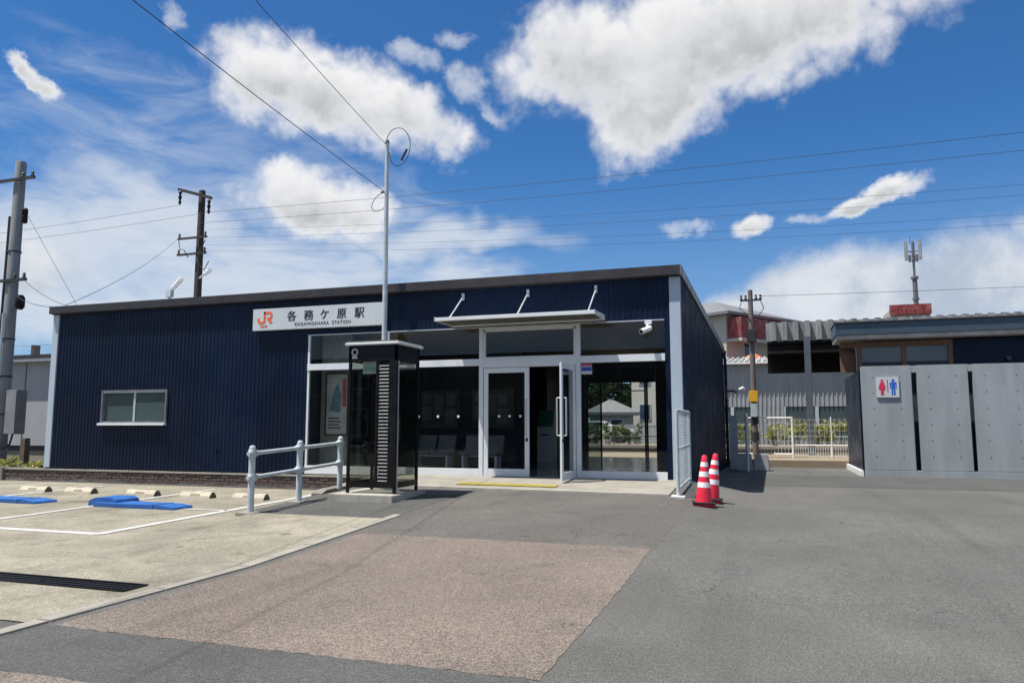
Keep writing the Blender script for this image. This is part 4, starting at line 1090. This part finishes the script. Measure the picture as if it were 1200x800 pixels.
# houses seen through the station
h3 = hip_house('house', 'small grey-roofed house seen through the rear doorway', (-11.9, 60, 0), 12, 3.4, 3, 2.2, 1.0, mat('grey_render', (.30, .30, .30), .8), rooft, .5, (('f', .4, .9, 1.7, 1.0),))
h4 = thing('apartment_block', 'pale tall building seen through the right of the rear doorway', 'building', (-10, 66, 0))
bx(-10.9, -6.0, 64, 72, -.5, 9).build('wall', mat('pale_render', (.55, .53, .47), .8, 0, .06, 1), h4)
for zz in (1.6, 4.6): 
    f_ = bx(-10.3, -9.3, 63.95, 64.05, zz, zz+1.4).build('window', alu, h4); bx(-10.2, -9.4, 63.93, 63.948, zz+.1, zz+1.3).build('pane', MATS['dark_pane'], f_)
h5 = thing('low_building', 'low pale grey flat-eaved building behind the concrete utility pole', 'building', (-31, 24, -.1))
gw = mat('grey_wall', (.33, .345, .35), .75, 0, .06, 1, stretch=(1, 1, .3))
bx(-36, -27.5, 24, 30, .30, 3.85).build('wall', gw, h5)
bx(-36.2, -27.3, 24.05, 30, -.2, .30).build('footing', mat('footing_dark', (.05, .05, .05), .9), h5)
bx(-36.4, -27.2, 23.65, 30.2, 3.86, 4.10).build('roof', whitep, h5, bevel=.01)
bx(-36.4, -27.2, 23.6, 23.65, 3.98, 4.14).build('roof_trim', charcoal, h5)
bx(-30.34, -30.30, 23.985, 24.0, .3, 3.85).build('joint', charcoal, h5)
bx(-31.4, -31.2, 25, 25.3, 4.14, 4.75).build('chimney', charcoal, h5)

# ------------------------------------------------------------------ poles
up = thing('utility_pole', 'grey concrete utility pole at the left edge with crossarms and cabinet', 'utility pole', (-24.95, 19, -.15))
PX_ = -24.98
MB().lathe([(.22, -.3), (.175, 10.45), (.16, 10.5)], (PX_, 19), 20).build('pole', polecon, up, smooth=True)
for z, l0, l1 in ((9.72, -1.1, 1.0), (6.10, -.5, .95)):
    a = bx(PX_+l0, PX_+l1, 18.72, 18.80, z, z+.10).build('crossarm', charcoal, up)
    for q in (l0+.1, l1-.55, l1-.1):
        MB().lathe([(.05, z+.10), (.06, z+.14), (.035, z+.18), (.06, z+.22), (.03, z+.28)], (PX_+q, 18.76), 10).build('insulator', charcoal, a, smooth=True)
for z in (8.7, 8.45, 5.55): 
    MB().lathe([(.06, z-.3), (.10, z-.25), (.10, z-.05), (.05, z)], (PX_+.62, 18.8), 10).build('hanging_insulator', blackm, up, smooth=True)
MB().lathe([(.10, 5.1), (.16, 5.2), (.16, 5.5), (.1, 5.6)], (PX_+.75, 18.75), 12).build('cutout', blackm, up, smooth=True)
MB().tube([(PX_-.26, 18.9, -.1), (PX_-.25, 18.9, 5.0), (PX_-.22, 18.9, 8.5)], .05, 8).build('conduit', charcoal, up, smooth=True)
MB().tube([(PX_+.05, 18.72, .4), (PX_+.05, 18.73, 5.0)], .04, 8).build('conduit', galv, up, smooth=True)
for z in (1.5, 2.8, 4.1, 7.2): MB().cyl((PX_, 19, z), (PX_, 19, z+.05), .222, .222, 20).build('band', charcoal, up)
bxm = mat('cabinet_grey', (.23, .235, .24), .5, .1, .1, 2)
cb = thing('meter_cabinet', 'tall grey steel cabinet fixed to the concrete utility pole', 'cabinet', (-24.4, 18.9, .9))
bx(-24.62, -24.12, 18.8, 19.2, .85, 2.35).build('box', bxm, cb, bevel=.02)
bx(-24.115, -24.108, 18.83, 19.17, .9, 2.3).build('door', bxm, cb)
MB().tube([(-24.3, 18.9, .85), (-24.35, 18.85, .5), (-24.6, 18.8, .35), (-24.85, 18.75, .55), (-24.9, 18.74, .9)], .03, 8).build('cable', blackm, cb, smooth=True)
o = bx(-23.55, -23.33, 18.6, 18.8, -.15, .72).build('timber_post', mat('old_timber', (.12, .095, .07), .9, 0, .3, 5, .4, 30), None, bevel=.015); tag(recenter(o, (-23.44, 18.7, -.15)), 'short weathered timber post in the weeds by the utility pole', 'post')

dp = thing('utility_pole', 'dark timber utility pole rising behind the station roof with crossarms', 'utility pole', (-29.4, 33, -.3))
MB().lathe([(.25, -1), (.175, 14.1), (.16, 14.15)], (-29.4, 33), 16).build('pole', polewood, dp, smooth=True)
a = MB().prism([(-30.75, 14.18), (-30.75, 14.34), (-28.45, 13.62), (-28.45, 13.46)], 'y', 32.6, 32.72).build('crossarm', polewood, dp)
for (x, z) in ((-30.6, 14.2), (-28.6, 13.5)):
    MB().lathe([(.03, z), (.10, z-.12), (.05, z-.28), (.10, z-.42), (.05, z-.58), (.09, z-.72), (.02, z-.85)], (x, 32.65), 10).build('hanging_insulator', blackm, a, smooth=True)
for z in (11.35, 10.45):
    a = bx(-30.6, -28.65, 32.6, 32.70, z, z+.10).build('crossarm', polewood, dp)
    for q in (-30.5, -28.75):
        MB().lathe([(.04, z+.10), (.07, z+.16), (.04, z+.22), (.07, z+.28), (.03, z+.36)], (q, 32.65), 8).build('insulator', charcoal, a, smooth=True)
MB().tube([(-30.5, 32.6, 11.3), (-30.3, 32.5, 10.8), (-30.0, 32.5, 10.7), (-29.8, 32.6, 10.3)], .025, 6).build('jumper', cablem, dp, smooth=True)
MB().tube([(-28.7, 32.6, 11.2), (-28.9, 32.5, 10.6), (-29.0, 32.5, 9.9), (-28.6, 32.5, 9.5), (-28.4, 32.6, 10.0)], .025, 6).build('jumper', cablem, dp, smooth=True)
la = thing('street_lamp', 'white tube lamp on a bracket of the dark timber pole', 'lamp', (-28.9, 32.8, 9.2))
MB().tube([(-29.15, 32.8, 9.15), (-28.7, 32.7, 9.32)], .05, 8).build('bracket', galv, la); MB().tube([(-28.7, 32.7, 9.32), (-28.3, 32.6, 9.48)], [.09, .13], 10).build('head', whitep, la, smooth=True)
lb = thing('street_lamp', 'white tube lamp with control box just above the station roof edge', 'lamp', (-31.2, 33, 8.0))
MB().tube([(-31.3, 33, -.2), (-31.3, 33, 8.5)], .09, 10).build('pole', galv, lb, smooth=True)
bx(-31.5, -31.1, 32.85, 33.1, 8.25, 8.65).build('control_box', galv, lb, bevel=.02)
MB().tube([(-31.1, 33, 8.75), (-30.2, 32.7, 9.22)], [.13, .14], 10).build('head', whitep, lb, smooth=True)

wp = thing('utility_pole', 'slim timber pole with yellow band right of the end wall', 'utility pole', (-.45, 29.3, -.25))
MB().lathe([(.115, -.3), (.085, 6.15), (.08, 6.2)], (-.45, 29.3), 14).build('pole', mat('pole_grey_wood', (.13, .11, .10), .85, 0, .3, 5, .3, 40, stretch=(5, 5, .5)), wp, smooth=True)
bx(-.62, -.30, 29.1, 29.22, 2.0, 2.42).build('yellow_plate', mat('plate_yellow', (.70, .38, .02), .5), wp, bevel=.02)
bx(-.58, -.34, 29.1, 29.2, 1.45, 1.95).build('grey_box', galv, wp, bevel=.02)
for z in (1.2, .6): MB().cyl((-.45, 29.3, z), (-.45, 29.3, z+.3), .135, .135, 14).build('black_band', blackrub, wp)
a = bx(-.82, -.05, 29.22, 29.30, 5.78, 5.84).build('crossarm', charcoal, wp)
for q in (-.78, -.62, -.25, -.09): MB().lathe([(.03, 5.83), (.06, 5.88), (.03, 5.93), (.05, 6.0)], (q, 29.26), 8).build('insulator', charcoal, a, smooth=True)
MB().tube([(-.78, 29.2, 5.75), (-.85, 29.2, 5.5), (-.6, 29.2, 5.3), (-.45, 29.18, 5.0)], .015, 6).build('jumper', cablem, wp)
MB().tube([(-.09, 29.2, 5.75), (.02, 29.2, 5.5), (-.1, 29.2, 5.3), (-.3, 29.2, 5.1)], .015, 6).build('jumper', cablem, wp)
bx(-.62, -.28, 29.1, 29.2, 4.2, 4.7).build('transformer', charcoal, wp, bevel=.03)

# slim cable mast in front of the sign
mp_ = thing('cable_mast', 'slim grey steel mast carrying cables in front of the station sign', 'mast', (-8.46, 15.6, -.1))
MB().tube([(-8.44, 15.6, -.15), (-8.44, 15.6, 4.0), (-8.46, 15.6, 7.9)], [.062, .06, .05], 14).build('mast', galv, mp_, smooth=True)
MB().cyl((-8.46, 15.6, 7.9), (-8.46, 15.6, 7.97), .06, .04, 12).build('cap', charcoal, mp_)
def smooth_pts(P, n=5):
    P = [Vector(p) for p in P]; out = []
    for i in range(len(P)-1):
        p0, p1, p2, p3 = P[max(i-1, 0)], P[i], P[i+1], P[min(i+2, len(P)-1)]
        for k in range(n):
            t = k/n
            out.append(.5*((2*p1)+(p2-p0)*t+(2*p0-5*p1+4*p2-p3)*t*t+(3*p1-p0-3*p2+p3)*t**3))
    return out+[P[-1]]
lo_ = [(-8.50, 15.6, 7.86), (-8.42, 15.58, 8.1), (-8.25, 15.56, 8.22), (-8.02, 15.55, 8.18), (-7.85, 15.55, 7.95), (-7.83, 15.55, 7.65), (-7.95, 15.55, 7.38), (-8.15, 15.55, 7.28), (-8.32, 15.57, 7.40), (-8.38, 15.58, 7.62), (-8.43, 15.6, 7.66)]
MB().tube(smooth_pts(lo_), .009, 6).build('cable_loop', cablem, mp_, smooth=True)
MB().tube([(-7.90, 15.54, 7.66), (-8.05, 15.54, 7.40)], .026, 8).build('splice', cablem, mp_, smooth=True)
MB().tube(smooth_pts([(-8.50, 15.6, 6.70), (-8.72, 15.6, 6.60), (-8.85, 15.6, 6.38), (-8.75, 15.6, 6.24), (-8.55, 15.6, 6.28), (-8.48, 15.6, 6.42)]), .008, 6).build('cable_loop', cablem, mp_, smooth=True)
MB().tube([(-8.60, 15.6, 6.70), (-8.44, 15.6, 6.70)], .03, 8).build('clamp', charcoal, mp_)
MB().tube([(-8.32, 15.6, 2.0), (-8.32, 15.6, 3.32)], .03, 8).build('conduit', galv, mp_)

# ------------------------------------------------------------------ cables
def cable(p0, p1, sag, r, lab, n=18):
    p0, p1 = Vector(p0), Vector(p1)
    pts = [p0+(p1-p0)*i/n - Vector((0, 0, sag*4*(i/n)*(1-i/n))) for i in range(n+1)]
    o = MB().tube(pts, r, 6).build('cable', cablem, None, smooth=True)
    tag(recenter(o, tuple(p0)), lab, 'cable', 'overhead cables')
def at(x, y, d):
    f = 880.; p = R(6.42); a = R(18.7)
    fh = Vector((-sin(a), cos(a), 0)); rt = Vector((cos(a), sin(a), 0)); zz = Vector((0, 0, 1))
    fw = fh*cos(p)+zz*sin(p); u = -fh*sin(p)+zz*cos(p)
    return Vector((0, 0, 1.12)) + (fw + rt*((x-600)/f) + u*((400-y)/f))*d
# drop cables from the mast to a pole across the forecourt, behind the viewer's left
cable((-8.48, 15.6, 7.86), (-6.2, 1.2, 8.1), .10, .0062, 'overhead cable running up from the mast top')
cable((-8.50, 15.6, 6.70), (-7.55, 1.2, 7.2), .12, .0075, 'overhead cable running up-left from below the mast top')
cable((-28.6, 32.65, 12.75), (34, 33, 12.9), .45, .009, 'topmost of the long overhead wires right of the dark pole')
cable((-29.2, 32.65, 12.2), (34, 33, 12.15), .5, .009, 'second highest long overhead wire right of the dark pole')
cable((-28.7, 32.7, 11.8), (34, 33, 10.6), .75, .0062, 'third long overhead wire right of the dark pole')
cable((-28.7, 32.7, 11.35), (34, 33, 10.2), .75, .0062, 'fourth long overhead wire right of the dark pole')
cable((-28.7, 32.7, 10.95), (34, 33, 9.4), .85, .0055, 'fifth long overhead wire right of the dark pole')
cable((-28.7, 32.7, 10.6), (34, 33, 9.0), .85, .0055, 'lowest of the long overhead wires right of the dark pole')
cable((-30.6, 32.65, 13.35), (-60, 33, 13.0), .25, .009, 'upper wire from the dark pole to the left edge')
cable((-28.6, 32.65, 12.75), (-60, 33, 12.4), .25, .009, 'lower wire from the dark pole to the left edge')
cable((-30.5, 32.65, 11.5), (-18.75, 15.9, 4.53), .3, .009, 'slanting wire from dark pole down to the roof corner')
cable((PX_+.9, 18.75, 6.1), (-18.75, 15.9, 4.52), .1, .009, 'upper service cable from concrete pole to roof edge')
cable((PX_+.5, 18.75, 5.6), (-19.2, 15.9, 4.50), .1, .009, 'lower service cable from concrete pole to roof corner')
cable((PX_+.62, 18.8, 8.6), (-22.2, 20.5, 3.6), .0, .0062, 'thin steep stay wire right of the concrete pole')
cable((PX_-1.0, 18.76, 9.8), (-45, 18.5, 10.6), .2, .007, 'short cable leaving the concrete pole to the left')
cable((-22.6, 22, 3.55), (-19.4, 22, 4.0), .0, .0055, 'faint low wire beside the left roof corner')
cable((-45, 28, 5.2), (-22, 28, 5.1), .0, .007, 'knotted low wire above the low grey building')
cable((-.09, 29.26, 5.95), (30, 33, 6.6), .2, .007, 'thin wire going right from the slim timber pole')

# ------------------------------------------------------------------ vegetation
def leafmat(name, c0, c1):
    m = bpy.data.materials.new(name); m.use_nodes = True
    t = NT(m.node_tree); b = t.n['Principled BSDF']
    g = t.node('ShaderNodeNewGeometry')
    cc = t.mix(t.ramp(t.noise(g.outputs['Position'], 2.2, 4), .3, .7), c0+(1,), c1+(1,))
    rnd = g.outputs['Random Per Island']
    cc = t.mix(t.m('MULTIPLY', rnd, .6), cc, tuple(x*1.7 for x in c1)+(1,))
    t.put(b.inputs['Base Color'], cc); b.inputs['Roughness'].default_value = .55
    try: b.inputs['Transmission Weight'].default_value = 0
    except Exception: pass
    tr = t.node('ShaderNodeBsdfTranslucent'); t.put(tr.inputs[0], cc)
    mx = t.node('ShaderNodeMixShader'); mx.inputs[0].default_value = .3
    o = t.n['Material Output']; t.l.new(b.outputs[0], mx.inputs[1]); t.l.new(tr.outputs[0], mx.inputs[2]); t.l.new(mx.outputs[0], o.inputs[0])
    return m
lf_dark = leafmat('leaf_dark', (.022, .045, .014), (.05, .085, .024))
lf_mid = leafmat('leaf_mid', (.05, .085, .02), (.11, .15, .035))
lf_yel = leafmat('leaf_yellow', (.13, .15, .03), (.26, .27, .06))
def leaves(mb, rnd, c, rad, n, size, flat=.5):
    for _ in range(n):
        while True:
            p = Vector((rnd.uniform(-1, 1), rnd.uniform(-1, 1), rnd.uniform(-1, 1)))
            if .15 < p.length < 1: break
        p = Vector((c[0]+p.x*rad[0], c[1]+p.y*rad[1], c[2]+p.z*rad[2]))
        a = Vector((rnd.gauss(0, 1), rnd.gauss(0, 1), rnd.gauss(0, flat))).normalized(); b = a.cross(Vector((rnd.gauss(0, 1), rnd.gauss(0, 1), rnd.gauss(0, 1)))).normalized()
        s = size*rnd.uniform(.6, 1.3)
        mb.add([p-a*s, p+b*s*.45, p+a*s, p-b*s*.45], [(0, 1, 2, 3)])
def tree(lab, x, y, z, h, rad, seed, m, n=2600, size=.22):
    rnd = random.Random(seed)
    t = thing('tree', lab, 'tree', (x, y, z), 'trees beyond the tracks')
    tr = MB(); tr.tube([(x, y, z-.3), (x+.1, y, z+h*.3), (x, y+.1, z+h*.75)], [.28, .2, .07], 8)
    for k in range(6):
        a = rnd.uniform(0, 6.28); zz = z+h*rnd.uniform(.3, .6)
        tr.tube([(x, y, zz), (x+rad*.4*cos(a), y+rad*.4*sin(a), zz+h*.12), (x+rad*.8*cos(a), y+rad*.8*sin(a), zz+h*.22)], [.1, .06, .02], 6)
    tr.build('trunk', polewood, t)
    cr = MB()
    for k in range(26):
        a = rnd.uniform(0, 6.28); q = rad*math.sqrt(rnd.random())*.85; zz = z+h*rnd.uniform(.22, .95)
        s = rad*rnd.uniform(.22, .42)*(1.15-.5*(zz-z)/h)
        leaves(cr, rnd, (x+q*cos(a)*(1.2-.7*(zz-z)/h), y+q*sin(a), zz), (s, s, s*.75), n//26, size)
    cr.build('crown', m, t)
TL = ['dense dark green tree at the left of the view through the rear doorway', 'dark green tree in the middle of the view through the rear doorway', 'tall dark tree behind the small grey-roofed house', 'dark tree behind the pale tall building']
for (x, y, h, rad, sd), lab in zip(((-18.6, 76, 12, 4.4, 1), (-15.6, 74, 12.5, 4.2, 2), (-12.6, 77, 13, 4.4, 3), (-9.5, 80, 11, 4.2, 4)), TL):
    tree(lab, x, y, -.3, h, rad, sd, lf_dark, 3400, .36)
def shrub(name, lab, x, y, z, rx, ry, h, n, size, m, seed, grp):
    rnd = random.Random(seed)
    t = thing(name, lab, 'shrub', (x, y, z), grp)
    s_ = MB()
    for k in range(9):
        a = rnd.uniform(0, 6.28); q = rnd.random()
        s_.tube([(x+rx*.3*cos(a)*q, y+ry*.3*sin(a)*q, z-.05), (x+rx*.8*cos(a)*q, y+ry*.8*sin(a)*q, z+h*rnd.uniform(.6, 1))], [.012, .005], 5)
    s_.build('stems', polewood, t)
    c_ = MB()
    for k in range(14):
        a = rnd.uniform(0, 6.28); q = math.sqrt(rnd.random()); zz = z+h*rnd.uniform(.12, .95)
        leaves(c_, rnd, (x+rx*q*cos(a), y+ry*q*sin(a), zz), (rx*.32, ry*.4, h*.20), n//14, size)
    c_.build('foliage', m, t)
SHR = [(1.55, 47.3, 1.5), (2.75, 47.3, 1.45), (3.9, 47.3, 1.6), (5.0, 47.3, 1.5), (.3, 47.0, 1.35), (-.9, 46.8, 1.2), (-2.1, 46.8, 1.2)]
SHL = ['yellow-green shrub below the shed windows, just left of the canopy column', 'yellow-green shrub just right of the canopy column', 'yellow-green shrub in the middle under the right shed windows', 'yellow-green shrub next to the toilet block side wall', 'low green shrub right of the slim timber pole', 'low green shrub behind the slim timber pole', 'low green shrub behind the flat grey post']
for i, ((x, y, h), lab) in enumerate(zip(SHR, SHL)):
    shrub('shrub', lab, x, y, -.02, .75, .4, h, 620, .085, lf_yel, 20+i, 'shrubs on the far platform')
WL_ = ['leafy garden plant at the left of the view through the rear doorway', 'leafy garden plant in the middle of the view through the rear doorway', 'leafy garden plant at the right of the view through the rear doorway']
for i, x in enumerate((-10.8, -9.5, -8.2)):
    shrub('shrub', WL_[i], x, 47.0, -.02, .75, .5, 1.25, 700, .10, lf_mid, 40+i, 'plants seen through the doorway')
mesh_fence('mesh_fence', 'dark wire fence on the far platform seen through the rear doorway', -16, -4, 46.2, 0, 1.1, (-15, -12, -9, -6), .25, (1.1, .5), mat('fence_dark', (.05, .055, .06), .5), .03)
struct(bx(-30, -6, 52, 52.3, -.3, 1.2).build('boundary_wall', mat('boundary_grey', (.42, .43, .43), .8, 0, .1, .5)))
# parked white car seen through the doorway
cr_ = thing('parked_car', 'white car parked across the tracks, seen through the rear doorway', 'car', (-10.6, 49.9, 0))
MB().prism([(-12.6, .3), (-8.5, .3), (-8.45, .75), (-8.7, .95), (-9.7, 1.02), (-10.4, 1.45), (-12.0, 1.45), (-12.55, .98)], 'y', 49.2, 50.8).build('body', mat('car_white', (.75, .75, .76), .25, 0, .03, 1, coat=.5), cr_, bevel=.05)
MB().prism([(-9.85, 1.03), (-10.42, 1.39), (-11.95, 1.39), (-12.35, 1.0)], 'y', 49.19, 50.81).build('windows', MATS['dark_pane'], cr_)
for xx in (-11.8, -9.3):
    for yy in (49.18, 50.68): MB().cyl((xx, yy, .3), (xx, yy+.15, .3), .32, .32, 18).build('wheel', blackrub, cr_)
# weeds by the left corner and on kerb joints
for i, (x, y) in enumerate(((-22.9, 17.0), (-22.0, 16.6), (-21.2, 16.5), (-20.4, 16.4), (-19.8, 16.35), (-23.6, 17.4))):
    shrub('weed', ['patch of low weeds at the base of the timber post', 'second patch of weeds from the timber post', 'middle patch of weeds on the planting bed', 'patch of weeds two from the pale corner trim', 'small weed patch touching the pale corner trim', 'leftmost weed patch below the utility pole'][i], x, y, -.12, .42, .25, .22 + .06*(i % 3), 260, .045, lf_yel, 60+i, 'weeds on the planting bed')

# ------------------------------------------------------------------ unseen building added across the road to darken the reflections in the station glass
rb = thing('added_dark_building', 'long grey unseen building added across the road to darken the station glass', 'building', (-8, -16, -.4))
bx(-55, 35, -26, -16, -.45, 5.7).build('wall', mat('added_dark_wall', (.10, .10, .095), .8, 0, .2, .5), rb)
bx(-55.4, 35.4, -26.4, -15.5, 5.7, 6.0).build('roof', charcoal, rb)
for k in range(22):
    for zz in (.5, 3.3):
        f_ = bx(-53+k*4, -50.6+k*4, -16.05, -15.95, zz, zz+1.7).build('window', alu, rb); bx(-52.9+k*4, -50.7+k*4, -15.945, -15.93, zz+.1, zz+1.6).build('pane', MATS['dark_pane'], f_)
